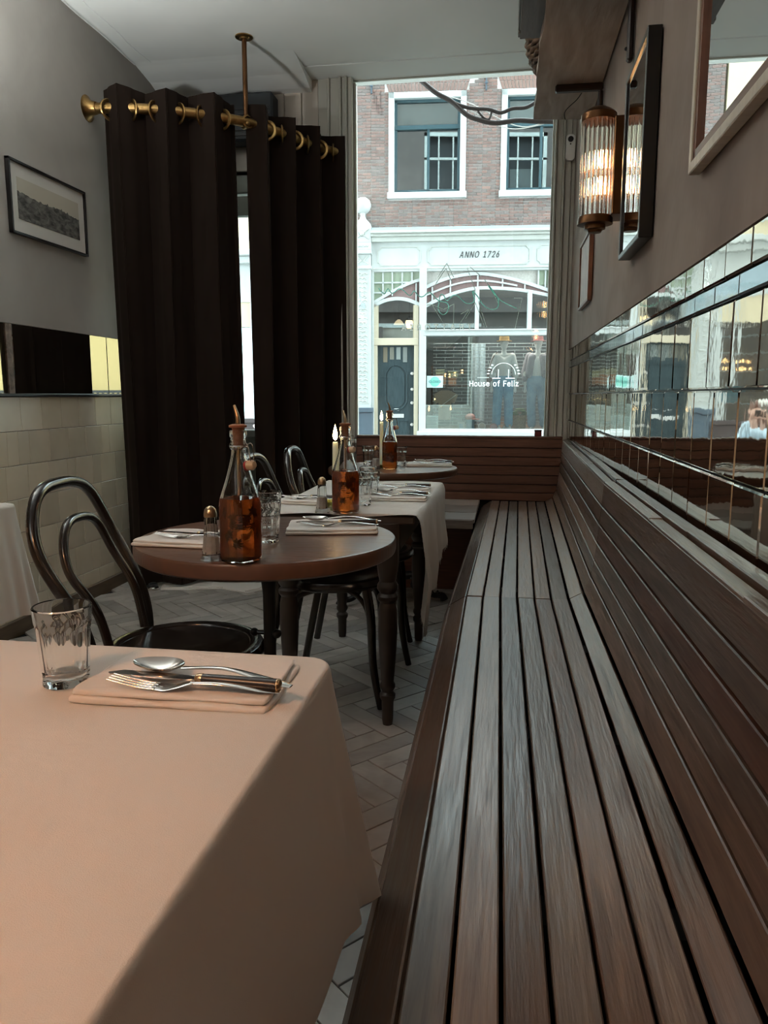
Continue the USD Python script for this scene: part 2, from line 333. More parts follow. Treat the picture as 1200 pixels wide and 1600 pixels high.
# lettering painted on the glass (it reads from the street)
def glass_paint(n, c): return M(n, {'d': ('diffuse_bsdf', {'color': c}), 't': ('translucent_bsdf', {'color': c}), 'x': ('mix_closure', {'fac': .85})}, [('d.BSDF', 'x.closure1'), ('t.BSDF', 'x.closure2')], surface='x.closure')
aqua = glass_paint('aqua_paint', (.66, .97, .92)); sign_white = glass_paint('sign_white', (.97, .98, .97))
SCRIPT = [(-0.843, 1.784), (-0.826, 1.760), (-0.801, 1.751), (-0.784, 1.779), (-0.760, 1.750), (-0.732, 1.762), (-0.708, 1.776), (-0.684, 1.767), (-0.666, 1.750), (-0.635, 1.734), (-0.615, 1.762), (-0.591, 1.735), (-0.553, 1.726), (-0.519, 1.751), (-0.478, 1.717), (-0.443, 1.693), (-0.403, 1.682), (-0.392, 1.649), (-0.426, 1.610), (-0.457, 1.644), (-0.452, 1.690), (-0.441, 1.736), (-0.424, 1.729), (-0.403, 1.696), (-0.363, 1.728), (-0.315, 1.707), (-0.274, 1.677), (-0.231, 1.692), (-0.242, 1.751), (-0.211, 1.721), (-0.179, 1.672), (-0.123, 1.638), (-0.086, 1.646), (-0.077, 1.682), (-0.107, 1.743), (-0.144, 1.786), (-0.100, 1.725), (-0.038, 1.676), (0.037, 1.641)]
TRX, TRZ = -0.239, 1.515
OUTL = [[(-0.492, 1.776), (-0.412, 1.895), (-0.370, 1.800)], [(-0.278, 1.895), (-0.225, 1.758)], [(-0.261, 1.901), (-0.190, 1.841)], [(-0.532, 1.672), (-0.498, 1.674), (-0.428, 1.564)], [(-0.498, 1.674), (-0.423, 1.643), (-0.358, 1.675)], [(-0.358, 1.675), (-0.360, 1.543)], [(-0.314, 1.612), (-0.260, 1.640), (-0.313, 1.562)], [(-0.207, 1.692), (-0.151, 1.533)], [(-0.462, 1.841), (-0.407, 1.925), (-0.362, 1.839)], [(-0.170, 1.823), (-0.125, 1.762), (-0.081, 1.676)], [(-0.283, 1.583), (-0.223, 1.679)], [(-0.223, 1.679), (-0.158, 1.520)], [(0.017, 1.705), (0.066, 1.704), (0.028, 1.517)]]
obj('script_lettering', tube(spline(np.array([(x, 5.031, z) for x, z in SCRIPT]), 150), .0075, 6, sx=.4), aqua, w1)
x = TRX
for ch in 'TRATTORIA':
    t = meshkit.text_mesh(ch, .036, .002, True); wd = t.bounds[1][0]
    t.vertices = np.stack([x - t.vertices[:, 0], 5.033 - t.vertices[:, 2], TRZ + t.vertices[:, 1]], 1); t.faces = t.faces[:, ::-1]
    obj('letter', t, sign_white, w1); x -= wd + .021
thin = glass_paint('thin_outline', (.72, .76, .74))
for A in OUTL: obj('letter_outline', [tube([(a[0], 5.032, a[1]), (b[0], 5.032, b[1])], .0022, 5) for a, b in zip(A, A[1:])], thin, w1)
# entrance with glass behind the curtain
d1 = thing('door_1', 'glazed entrance door partly hidden behind the brown curtain', 'door', kind='structure')
door_green = plain('door_green', (.40, .43, .38), .45)
obj('frame', [box((LX, 5.0, 2.39), (-1.2, 5.08, 2.53), .006), box((LX, 5.0, 2.255), (-1.2, 5.07, 2.375), .006), box((LX, 5.0, 0), (LX + .06, 5.08, 2.5), .004), box((-1.27, 5.0, 0), (-1.2, 5.08, 2.5), .004)], door_green, d1)
obj('panel', box((LX + .06, 5.02, .0), (-1.27, 5.06, .84), .006), door_green, d1)
obj('rail', box((LX + .06, 5.01, .82), (-1.27, 5.07, .868), .006), plain('door_pale', (.60, .64, .60), .45), d1)
obj('pane', box((LX + .06, 5.035, .868), (-1.27, 5.041, 2.255)), pane, d1)
# ------------------------------------------------------------------ our own house: seen only in reflections, raised tall to shade the facade across
own = thing('own_facade', 'brick front of the house this dining room is in, out of view, raised tall to shade the street', 'building', kind='structure')
own_brick = varied('own_brick', (.13, .105, .10), (.19, .155, .145), 3, .9)
far_brick = M('far_brick', {'tc': ('texture_coordinate', {}), 'm': ('mapping', dict(rotation=(PI / 2, 0, 0))), 'b': ('brick_texture', dict(color1=(.23, .14, .115), color2=(.17, .10, .085), mortar=(.42, .39, .37), scale=1.0, brick_width=.2, row_height=.062, mortar_size=.009)), 'p': ('principled_bsdf', dict(roughness=.9))},
    [('tc.object', 'm.vector'), ('m.vector', 'b.vector'), ('b.color', 'p.base_color')])
obj('wall', [box((-6, 5.06, 3.07), (5, 5.09, 4.4)), box((-6, 5.09, 3.45), (5, 5.4, 4.4)), box((-9, 5.06, 6.1), (5, 5.4, 6.7)), box((-9, 5.06, 8.3), (5, 5.4, 19.0)), box((-6, 5.06, -.02), (LX - .02, 5.4, CZ)), box((.5, 5.06, -.02), (5, 5.4, CZ))] + [box((a, 5.06, 4.4), (b, 5.4, 6.1)) for a, b in ((-6, -3.3), (-2.1, -1.1), (.1, 1.1), (2.3, 3.3), (4.5, 5))] + [box((a, 5.06, 6.7), (b, 5.4, 8.3)) for a, b in ((-9, -3.3), (-2.1, -1.1), (.1, 1.1), (2.3, 3.3), (4.5, 5))], own_brick, own)
white_out = plain('white_out', (.62, .63, .61), .5)
for x0 in (-3.3, -1.1, 1.1, 3.3):
    for za, zb_ in ((4.4, 6.1), (6.7, 8.3)):
        zm = za + (zb_ - za) * .55
        obj('window_frame', [box((x0, 5.36, za), (x0 + .1, 5.42, zb_)), box((x0 + 1.1, 5.36, za), (x0 + 1.2, 5.42, zb_)), box((x0, 5.36, za), (x0 + 1.2, 5.42, za + .1)), box((x0, 5.36, zb_ - .1), (x0 + 1.2, 5.42, zb_)), box((x0, 5.36, zm), (x0 + 1.2, 5.42, zm + .06)), box((x0 + .38, 5.36, za), (x0 + .42, 5.40, zb_)), box((x0 + .78, 5.36, za), (x0 + .82, 5.40, zb_))], white_out, own)
        obj('dark_room', box((x0, 5.1, za), (x0 + 1.2, 5.12, zb_)), navy_metal, own)
# ------------------------------------------------------------------ curtain, rod
ROD = np.array([(-2.225, 4.03), (-2.05, 4.055), (-1.86, 4.115), (-1.68, 4.205), (-1.55, 4.30), (-1.475, 4.365), (-1.40, 4.47), (-1.30, 4.64), (-1.205, 4.82), (-1.13, 4.93), (-1.075, 4.985)])
rp = spline(np.c_[ROD, np.full(len(ROD), 2.6)], 120); arc = np.r_[0, np.cumsum(np.linalg.norm(np.diff(rp, axis=0), axis=1))]
def rod_at(s): return np.array([np.interp(s, arc, rp[:, k]) for k in range(3)])
rd = thing('curtain_rod', 'curved brass curtain rod from left wall to window post', 'curtain rod')
obj('rod', tube(rp, .027, 18), brass, rd, smooth=40)
f = lathe([(.0, -.003), (.066, -.003), (.066, .004), (.050, .010), (.036, .03), (.031, .055), (.0, .055)], 24); obj('wall_flange', mv(f, rp[0] - [.012, 0, 0], ry=90), brass, rd, smooth=40)
ms = 5; sp = rp[np.argmin(np.linalg.norm(rp[:, :2] - [-1.475, 4.365], axis=1))]
obj('drop_rod', tube([sp + [0, 0, .0], [sp[0], sp[1], CZ]], .0135, 14), dark_brass, rd, smooth=40)
obj('ceiling_flange', mv(lathe([(0, -.014), (.02, -.014), (.025, -.008), (.048, -.005), (.048, .0), (0, 0)], 24), (sp[0], sp[1], CZ)), brass, rd, smooth=40)
obj('clamp', [mv(lathe([(.027, -.022), (.035, -.018), (.035, .018), (.027, .022)], 20), sp, rx=90, rz=52), sphere(sp + [.018, -.028, -.016], .013)], brass, rd, smooth=40)
def curtain(label, s0, s1, nw, amp, ph, flare):
    cu = thing('curtain', label, 'curtain'); n, m = int(56 * nw), 40; P = np.zeros((n, m, 3)); cross = []
    for i in range(n):
        u = i / (n - 1); s = s0 + (s1 - s0) * u; p = rod_at(s); d = rod_at(min(s + .01, arc[-1])) - rod_at(max(s - .01, 0)); d /= np.linalg.norm(d); nrm = np.array([d[1], -d[0], 0])
        a = 2 * PI * nw * u + ph; w = math.sin(a); w = math.copysign(abs(w) ** .72, w); lat = .022 * math.sin(2 * a)
        for j in range(m):
            v = j / (m - 1); z = 2.6 + .095 - v * (2.67)
            ss = 1 - .12 * math.sin(v * PI) ; am = amp * (1 + flare * v) * (1 + .15 * math.sin(3.1 * v + i * .02))
            mid = rod_at(s0 + (s1 - s0) * (.5 + (u - .5) * 1.0))
            sway = .010 * math.sin(5 * v + 9 * u) * v
            P[i, j] = p + nrm * (am * w + sway) + d * (lat + .02 * v * math.sin(7 * u + 2 * v)); P[i, j, 2] = z + (.006 * math.sin(a * .5 + 1) if j == 0 else 0)
    obj('cloth', grid(P, .004), velvet, cu, smooth=True)
    for k in range(int(2 * nw + 1)):
        u = (k * PI - ph) / (2 * PI * nw)
        if 0.02 < u < .985:
            s = s0 + (s1 - s0) * u; p = rod_at(s); d = rod_at(s + .01) - rod_at(s - .01); az = math.degrees(math.atan2(d[1], d[0])) + (35 if k % 2 else -35)
            ring = lathe([(.042, -.005), (.053, -.005), (.057, 0), (.053, .005), (.042, .005), (.039, 0)], 28, True)
            obj('eyelet', mv(ring, p - [0, 0, .010], ry=90, rz=az), brass, cu, smooth=40)
    return cu
curtain('wide left panel of the dark brown velvet curtain beside the wall', .09, .80, 3, .060, -.5, .15)
curtain('narrow right panel of the dark brown velvet curtain by the window', .86, arc[-1] - .012, 3.25, .055, -.3, .1)
# things behind the curtain
t = thing('air_heater', 'black wall heater box above the entrance, behind the curtain rod', 'heater', (-1.73, 4.975, 2.80))
obj('case', box((-.26, -.13, -.14), (.26, 0, .14), .012), navy_metal, t); obj('grille', [box((-.24, -.135, -.11 + k * .03), (.24, -.128, -.098 + k * .03)) for k in range(6)], black_plastic, t)
t = thing('motion_sensor', 'small white sensor on the boarded wall left of the black heater', 'sensor', (-2.045, 4.965, 2.93))
obj('base', lathe([(0, -.02), (.03, -.02), (.034, -.01), (.034, 0), (0, 0)], 20), white_plastic, t, smooth=40); obj('head', box((-.03, -.03, -.07), (.03, .02, -.02), .008), white_plastic, t)
t = thing('door_contact', 'slim white window alarm device on the right window jamb', 'alarm sensor', (.325, 4.945, 2.55))
body = extrude(Polygon([(-.026, -.072), (.026, -.072), (.026, .072), (-.026, .072)]).buffer(.001).intersection(Polygon([(-.026, -.072), (.026, -.072), (.026, .072), (-.026, .072)]).buffer(-.02).buffer(.02)), .025)
obj('case', upright(body, 0), white_plastic, t); obj('lens', upright(mv(extrude(shapely.Point(0, .045).buffer(.016), .004)), -.025), black_plastic, t); obj('button', upright(extrude(shapely.Point(0, .018).buffer(.004), .003), -.025), black_plastic, t)
# ------------------------------------------------------------------ the slatted bench
def bx0(y): return (.0115 * (2.462 - y)) if y < 2.462 else .0125 * (y - 2.462)
# section of the bench: outer edge points (x, z) where one slat ends and the next begins
PROF = [(-.196, .372), (-.178, .415), (-.1225, .450), (-.0675, .4505), (-.0125, .451), (.0425, .451), (.0975, .451), (.1510, .451), (.2050, .453), (.250, .478), (.272, .528), (.2795, .583), (.2855, .641), (.291, .699), (.2955, .757), (.300, .830)]
def slat(p, q, y0, y1, t=.02, gap=.0022, bow=0.0):
    """one board between section points p and q, from y0 to y1 along the bench"""
    p, q = np.array(p), np.array(q); d = (q - p) / np.linalg.norm(q - p); n = np.array([-d[1], d[0]]); a, b = p + d * gap, q - d * gap; c = .0022
    sec = np.array([a + d * c, b - d * c, b - n * c, b - n * t, a - n * t, a - n * c]); ys = np.linspace(y0, y1, 7); V, F = [], []
    for y in ys: V += [(x + bx0(y), y, z + bow * math.sin(PI * (y - y0) / (y1 - y0))) for x, z in sec]
    V = np.array(V); V[:, 0] = np.minimum(V[:, 0], .40 - .008 * V[:, 1] - .0025)   # never into the tiled wall
    k = 6
    for i in range(6):
        for j in range(k):
            j2 = (j + 1) % k; F.append((i * k + j, (i + 1) * k + j, (i + 1) * k + j2, i * k + j2))
    F = np.array(F); F = np.vstack([F[:, [0, 1, 2]], F[:, [0, 2, 3]]]); e = [(0, j, j + 1) for j in range(1, 5)]; o = 6 * k
    return trimesh.Trimesh(np.array(V), np.vstack([F, e, [(o, o + b, o + a) for _, a, b in e]]), process=False)
def bench(label, y0, y1, mats, seed):
    r = random.Random(seed); t = thing('slatted_bench', label, 'bench')
    for k, (p, q) in enumerate(zip(PROF, PROF[1:])):
        h = r.uniform(-.0015, .0015); obj('back_slat' if k > 9 else 'seat_slat', slat((p[0], p[1] + h), (q[0], q[1] + h), y0 + r.uniform(0, .003), y1 - r.uniform(0, .003), gap=.0022 + r.uniform(0, .0014)), mats[k], t)
    # two boards on top of the backrest
    for k, (x0, x1, zz) in enumerate(((.300, .332, .834), (.335, .365, .842))):
        yy = y0
        while yy < y1 - .05:
            ye = min(yy + (.62 if k == 0 else .8) + r.uniform(-.08, .08), y1); ye = y1 if y1 - ye < .25 else ye
            obj('top_board', [slat((x0, zz + r.uniform(-.002, .002)), (x1, zz + r.uniform(-.002, .002)), yy + .002, ye, .018, .001)], bench_grey if k == 0 else bench_seat, t); yy = ye
    for y in np.arange(y0 + .2, y1, .55):
        obj('bearer', [box((bx0(y) - .15, y - .03, .02), (bx0(y) + .325, y + .03, .425)), box((bx0(y) + .318, y - .03, .42), (min(bx0(y) + .345, .385 - .008 * y), y + .03, .80))], gap_dark, t)
    obj('riser', [slat((-.165, .02), (-.165, .37), y0, y1, .02)], gap_dark, t)
    obj('back_board', [slat((.330, .3), (.345, .815), y0, y1, .01)], gap_dark, t)
    return t
Bw = bench_warm; Bs, Bg, Bb, Br = bench_seat, bench_grey, bench_back, bench_red
bench('near length of the slatted wall bench, running out of the bottom of the picture', -.9, 2.4605, [Bs, Bs, Bg, Bg, Bs, Bg, Bs, Bg, Bs, Bb, Bb, Bb, Br, Bb, Bs], 3)
bench('far length of the slatted wooden wall bench, ending at the window corner', 2.4635, 4.80, [Bw, Bs, Bw, Bw, Bg, Bw, Bw, Bg, Bw, Bw, Bs, Bw, Bs, Bs, Bg], 5)
t = thing('window_bench', 'reddish slatted bench below the shop window with window sheen painted into its three pale seat boards', 'bench')
zb = [.445, .497, .548, .606, .664, .719, .775, .832]
for k in range(7):
    obj('back_slat', box((-.965, 4.855 + .005 * k, zb[k] + .002), (.335, 4.88 + .005 * k, zb[k + 1] - .002), .002), cross_back, t)
obj('cap', box((-.965, 4.885, .8325), (.335, 4.995, .846), .002), cross_back, t)
obj('back_board', box((-.965, 4.90, .02), (.335, 4.985, .83)), gap_dark, t)
for y0, y1 in ((4.045, 4.30), (4.305, 4.585), (4.59, 4.85)): obj('seat_board', box((-.965, y0 + .004, .428), (-.165, y1 - .004, .449), .002), cross_seat_sheen, t)
obj('front_board', box((-.965, 4.03, .40), (-.172, 4.046, .447), .002), cross_seat_sheen, t)
obj('riser', box((-.965, 4.30, 0), (-.19, 4.32, .41)), cross_back, t)

# ------------------------------------------------------------------ the street
paving = M('paving', {'tc': ('texture_coordinate', {}), 'b': ('brick_texture', dict(color1=(.21, .195, .18), color2=(.27, .25, .23), mortar=(.11, .105, .10), scale=1.0, brick_width=.2, row_height=.07, mortar_size=.008)), 'p': ('principled_bsdf', dict(roughness=.7))},
    [('tc.object', 'b.vector'), ('b.color', 'p.base_color')])
struct('ground', box((-14, 5.12, -.12), (12, 13.2, -.02)), paving)
struct('pavement', box((-14, 12.6, -.02), (12, 15, .06), .01), varied('flagstone', (.25, .24, .22), (.33, .32, .30), 4, .8))
FA, FL = (0, 14.0, 0), 4.6
def ft(name, label, c, **kw): return thing(name, label, c, FA, FL, **kw)
shop_white = varied('shop_white', (.47, .50, .495), (.51, .545, .54), 4, .5)
cream_white = varied('cream_white', (.46, .48, .45), (.51, .53, .50), 4, .55)
door_frame_tan = plain('door_frame_tan', (.52, .46, .35), .5)
teal_frame = plain('teal_frame', (.03, .07, .085), .4)
door_dark = varied('door_dark', (.022, .04, .047), (.04, .062, .07), 5, .35, vec=(6, 1, 1))
mortar = plain('mortar', (.60, .585, .57), .95)
lead = plain('lead', (.36, .43, .46), .5); slate = plain('slate_blue', (.07, .10, .13), .5)
brick_mats = [varied('brick_a', (.165, .105, .09), (.215, .145, .13), 9, .9, rnd=.16), varied('brick_b', (.165, .13, .12), (.20, .165, .155), 9, .9, rnd=.16), varied('brick_c', (.22, .13, .11), (.25, .16, .135), 9, .9, rnd=.12)]
# panes across the street: dark rooms behind, the street in the reflection
room_glass = M('room_glass', {'t': ('transparent_bsdf', {'color': (.90, .95, .95)}), 'g': ('glossy_bsdf', {'color': (.85, .95, .97), 'roughness': .01}), 'f': ('fresnel', {'IOR': 1.7}), 'm': ('math', dict(math_type='add', value2=.10)), 'x': ('mix_closure', {})},
         [('f.fac', 'm.value1'), ('m.value', 'x.fac'), ('t.BSDF', 'x.closure1'), ('g.BSDF', 'x.closure2')], surface='x.closure')
bh = ft('brick_house', 'brick house across the street, above the white shopfront', 'building')
WIN = [(-2.15, -.825, 4.465, 6.19), (-.235, 1.09, 4.465, 6.19)]
# mortar wall with openings
holes = [(a + .02, b - .02, c + .02, d - .02) for a, b, c, d in WIN]
obj('mortar_wall', [box((-2.75, .012, 3.9), (2.2, .3, 4.485)), box((-2.75, .012, 6.17), (2.2, .3, 6.8)), box((-2.75, .012, 4.48), (-2.13, .3, 6.18)), box((-.845, .012, 4.48), (-.215, .3, 6.18)), box((1.07, .012, 4.48), (2.2, .3, 6.18))], mortar, bh)
obj('upper_wall', box((-2.75, 0, 6.75), (2.2, .3, 6.8)), far_brick, bh)
BWd, BHt, JT = .130, .0518, .0105; bl = []
def covered(x0, x1, z0, z1):
    for a, b, c, d in WIN:
        if x1 > a - .004 and x0 < b + .004 and z1 > c and z0 < d: return True
        if z1 > d and z0 < d + .28 and x1 > a - .085 * min(1, (z1 - d) / .26) and x0 < b + .085 * min(1, (z1 - d) / .26): return True
    return False
for r in range(int((6.72 - 3.98) / BHt)):
    z0 = 3.985 + r * BHt; z1 = z0 + BHt - JT; x = -2.75 - (.085 if r % 2 else .02); k = r
    while x < 1.3:
        w = (.150 if (k % 2) else .088); x1 = x + w; k += 1
        a, b = max(x, -2.75), x1 - JT
        if b > a + .02:
            # cut bricks at the openings
            for A, B, C, D in WIN:
                if z1 > C and z0 < D:
                    if a < A < b: b = A - .004
                    if a < B < b: a = B + .004
            if b > a + .015 and not covered(a, b, z0, z1):
                bl.append((a, b, z0, z1, rng.uniform(0, .004), rng.choices((0, 1, 2), (.5, .38, .12))[0]))
        x = x1
bl.sort(key=lambda q: (q[0] > .75, -(q[1] - q[0])))
for a, b, z0, z1, pr, mi in bl[:286]: obj('brick', box((a, -pr, z0), (b, .03, z1)), brick_mats[mi], bh)
for mi in range(3): obj('brick', [box((a, -pr, z0), (b, .03, z1)) for a, b, z0, z1, pr, m_ in bl[286:] if m_ == mi], brick_mats[mi], bh, kind='stuff')
for wi, (a, b, c, d) in enumerate(WIN):
    n = 23
    V = []
    for k in range(n):   # splayed flat arch of upright bricks
        f0, f1 = k / n, (k + 1) / n
        def pt(f, top): return (a + (b - a) * f + ((f - .5) * .17 if top else 0))
        g = .006
        p = Polygon([(pt(f0, 0) + g, d + .012), (pt(f1, 0) - g, d + .012), (pt(f1, 1) - g, d + .27), (pt(f0, 1) + g, d + .27)])
        for zc in (d + .012, d + .145):
            q = p.intersection(shapely.box(-9, zc, 9, zc + (.125 if zc > d + .1 else .125)))
            if not q.is_empty: V.append(upright(extrude(q, .022), .022))
    obj('arch_brick', V, brick_mats[0 if wi == 0 else 2], bh, kind='stuff')
    w = .10; fr = obj('window_frame', [box((a, -.03, c), (a + w, .14, d), .006), box((b - w, -.03, c), (b, .14, d), .006), box((a, -.03, d - w), (b, .14, d), .006), box((a - .02, -.07, c - .005), (b + .02, .14, c + w), .006)], shop_white, bh)
    A, B, C, D = a + w, b - w, c + w, d - w; tz, mx = C + (D - C) * .705, (A + B) / 2 + (.02)
    sh = obj('sash', [box((A, .05, C), (A + .045, .12, D)), box((B - .045, .05, C), (B, .12, D)), box((A, .05, D - .045), (B, .12, D)), box((A, .05, C), (B, .12, C + .06)), box((A, .03, tz - .035), (B, .12, tz + .035), .004), box((mx - .022, .05, C), (mx + .022, .12, tz))], teal_frame, bh)
    for q in ((A + .045, mx - .022, C + .06, tz - .035), (mx + .022, B - .045, C + .06, tz - .035), (A + .045, B - .045, tz + .035, D - .045)):
        obj('pane', box((q[0], .085, q[2]), (q[1], .091, q[3])), room_glass, sh)
obj('roller_blind', [box((a + .1, .16, c + (d - c) * .73), (b - .1, .175, d - .1)) for a, b, c, d in WIN], plain('blind_grey', (.62, .72, .72), .8), bh)
obj('upper_room', [box((-2.75, .29, 3.95), (2.18, 2.6, 4.0)), box((-2.75, 2.55, 3.95), (2.18, 2.6, 6.6)), box((-2.75, .29, 6.55), (2.18, 2.6, 6.6)), box((-2.78, .29, 3.95), (-2.75, 2.6, 6.6)), box((2.15, .29, 3.95), (2.18, 2.6, 6.6))], plain('upper_room_paint', (.12, .16, .17), .9), bh)
for (x, z0, z1) in ((-2.44, 6.18, 6.46), (-.50, 6.18, 6.52)):
    obj('wall_anchor', [box((x - .012, -.03, z0), (x + .012, .0, z1), .004), cbox((x, -.03, z0 + .12), (.05, .02, .03), .004)], slate, bh)
obj('rust_streak', [box((x, -.0055, z), (x + .012, .003, z + h)) for x, z, h in ((-2.40, 6.02, .2), (-2.36, 5.93, .22), (-2.33, 5.86, .16), (-2.29, 5.95, .28), (-2.27, 5.84, .12))], plain('rust', (.09, .055, .05), .9), bh)
obj('gutter', [box((-2.44, -.17, 3.905), (1.4, .02, 3.945), .008), box((-2.44, -.14, 3.945), (1.4, .02, 3.972), .006), box((-2.44, -.02, 3.965), (1.4, .014, 3.99))], lead, bh)
t = ft('paper_blind', 'white sheet standing in the right upper window', 'blind'); obj('sheet', box((-.06, .20, 4.60), (.31, .215, 4.97), .004), shop_white, t)
t = ft('red_box', 'small red box on the left upper window sill', 'box'); obj('carton', box((-1.99, .15, 4.57), (-1.90, .22, 4.62), .004), plain('red_carton', (.45, .06, .06), .5), t); obj('lid', box((-1.995, .148, 4.615), (-1.895, .222, 4.628), .003), plain('red_lid', (.5, .09, .08), .5), t)

# shopfront
sf = ft('shopfront', 'white timber shopfront with arched glazing across the street', 'shopfront')
obj('cornice', [box((-2.44, -.24, 3.86), (1.4, .1, 3.905), .008), box((-2.44, -.19, 3.815), (1.4, .1, 3.86), .008), box((-2.44, -.14, 3.735), (1.4, .1, 3.815), .006)], cream_white, sf)
obj('fascia', box((-2.44, -.06, 3.25), (1.4, .1, 3.74)), shop_white, sf)
def recessed(x0, x1, z0, z1):
    p = shapely.box(x0, z0, x1, z1); r = .055
    for cx, cz in ((x0, z0), (x1, z0), (x0, z1), (x1, z1)): p = p.difference(shapely.Point(cx, cz).buffer(r))
    return upright(extrude(p.difference(p.buffer(-.014)), .016), -.06)
for q in ((-2.34, -1.58, 3.34, 3.66), (-1.46, .30, 3.34, 3.66), (.42, 1.3, 3.34, 3.66)): obj('fascia_panel', recessed(*q), cream_white, sf)
obj('fascia_bead', box((-2.44, -.08, 3.285), (1.4, -.05, 3.31), .004), cream_white, sf)
# lettering, slanted
x = -.915
for ch in 'ANNO 1726':
    if ch == ' ': x += .05; continue
    m_ = meshkit.text_mesh(ch, .105, .006); v = m_.vertices; wd = m_.bounds[1][0] * .72
    m_.vertices = np.stack([x + v[:, 0] * .72 + v[:, 1] * .22, -.062 - v[:, 2], 3.462 + v[:, 1]], 1)
    obj('letter', m_, plain('letter_black_' + str(len(_names)), (.03, .03, .035), .6), sf); x += wd + .017
# pilaster
pl = obj('pilaster', [box((-2.745, -.13, .88), (-2.45, .15, 3.53), .006), box((-2.77, -.17, 3.28), (-2.43, .15, 3.33), .008), box((-2.77, -.2, 3.53), (-2.43, .15, 3.60), .01), box((-2.755, -.17, 3.72), (-2.44, .15, 4.02), .012), box((-2.76, -.19, 3.60), (-2.435, .15, 3.72), .006)], shop_white, sf)
obj('plinth', [box((-2.77, -.16, -.02), (-2.42, .15, .80), .008), box((-2.78, -.19, .80), (-2.41, .15, .885), .01)], slate, sf)
obj('finial', mv(lathe([(.135, 4.0), (.14, 4.05), (.10, 4.10), (.06, 4.14), (.045, 4.19), (.05, 4.235), (.09, 4.25), (.125, 4.29), (.142, 4.345), (.142, 4.39), (.12, 4.45), (.07, 4.49), (0, 4.50)], 28), (-2.595, -.02, 0)), shop_white, sf, smooth=40)
orn = []
rr = random.Random(5)
for k in range(30):
    z = .98 + k * .076; s = 1 if k % 2 else -1
    a = np.linspace(0, 1.6 * PI, 12); rad = .045 * (1 - a / (2.3 * PI)); 
    for sd in (-1, 1):
        orn.append(tube(np.c_[-2.5975 + sd * (.038 + s * rad * np.cos(a)), np.full(12, -.132), z + rad * np.sin(a) * .8], np.linspace(.011, .006, 12), 5))
for k in range(5): orn.append(sphere((-2.70 + k * .05, -.19, 3.66), .018, 1))
for sd in (-1, 1): orn.append(tube([(-2.5975 + sd * .11, -.17, 3.36), (-2.5975 + sd * .02, -.15, 3.42), (-2.5975 + sd * .09, -.15, 3.50)], .012, 6)); orn.append(tube([(-2.5975 + sd * .12, -.175, 3.78), (-2.5975, -.175, 3.86), (-2.5975 + sd * .12, -.175, 3.95)], .012, 6))
orn.append(lathe([(0, 0), (.05, 0), (.035, .02), (0, .025)], 12)); orn[-1] = mv(orn[-1], (-2.5975, -.17, 3.87), rx=90)
obj('carving', orn, cream_white, pl, smooth=True)
obj('carved_border', [box((-2.70, -.136, .95), (-2.688, -.128, 3.2)), box((-2.507, -.136, .95), (-2.495, -.128, 3.2)), box((-2.70, -.136, 3.19), (-2.495, -.128, 3.2)), box((-2.70, -.136, .95), (-2.495, -.128, .962))], cream_white, pl)
obj('flag_holder', [box((-2.63, -.15, 2.60), (-2.55, -.13, 2.70)), tube([(-2.60, -.16, 2.64), (-2.72, -.5, 3.32)], .009, 6)], lead, sf)
# posts and rails
obj('post', box((-1.60, -.09, -.02), (-1.475, .08, 3.29), .008), shop_white, sf); obj('post', box((-2.45, -.05, -.02), (-2.405, .08, 3.29), .006), shop_white, sf); obj('post', box((.645, -.09, -.02), (.76, .08, 3.29), .008), shop_white, sf)
obj('side_panel', [box((.76, -.02, .36), (2.2, .08, 3.25)), box((.9, -.04, .6), (1.4, -.02, 3.0), .01), box((1.55, -.04, .6), (2.05, -.02, 3.0), .01)], shop_white, sf)
obj('head_rail', box((-2.44, -.05, 3.245), (.76, .08, 3.29), .004), shop_white, sf)
obj('transom', [box((-1.52, -.10, 2.14), (.70, .08, 2.235), .008), box((-1.52, -.13, 2.225), (.70, .0, 2.25), .004)], shop_white, sf)
obj('sill', [box((-1.63, -.16, .36), (.72, .08, .47), .01), box((-1.55, -.10, .46), (.70, .08, .51), .008)], shop_white, sf)
obj('stall_riser', box((-1.62, -.08, -.02), (.74, .08, .36)), slate, sf)
def arc(pts, w, dpt=.05):
    c = spline(np.array(pts), 40); n_ = np.gradient(c, axis=0); n_ = np.stack([-n_[:, 1], n_[:, 0]], 1); n_ /= np.linalg.norm(n_, axis=1, keepdims=True)
    return upright(extrude(Polygon(np.vstack([c + n_ * w / 2, (c - n_ * w / 2)[::-1]])), dpt), .02)
A1 = [(-2.42, 2.665), (-2.25, 2.745), (-2.03, 2.79), (-1.80, 2.765), (-1.56, 2.665)]; A2 = [(-2.42, 2.72), (-2.1, 2.90), (-1.75, 3.06), (-1.50, 3.13)]
A3 = [(-1.49, 2.98), (-1.2, 3.10), (-.94, 3.165), (-.6, 3.20), (-.25, 3.16), (.10, 3.08), (.40, 2.99), (.66, 2.90)]; A4 = [(-1.49, 2.66), (-1.28, 2.765), (-1.05, 2.855), (-.8, 2.925), (-.59, 2.955), (-.2, 2.95), (.2, 2.91), (.66, 2.82)]
A5 = [(-1.49, 2.84), (-1.2, 2.955), (-.94, 3.035), (-.6, 3.08), (-.25, 3.055), (.10, 2.99)]
for a_, w_ in ((A1, .06), (A2, .05), (A3, .055), (A4, .055), (A5, .028)): obj('arch_rail', arc(a_, w_), shop_white, sf)
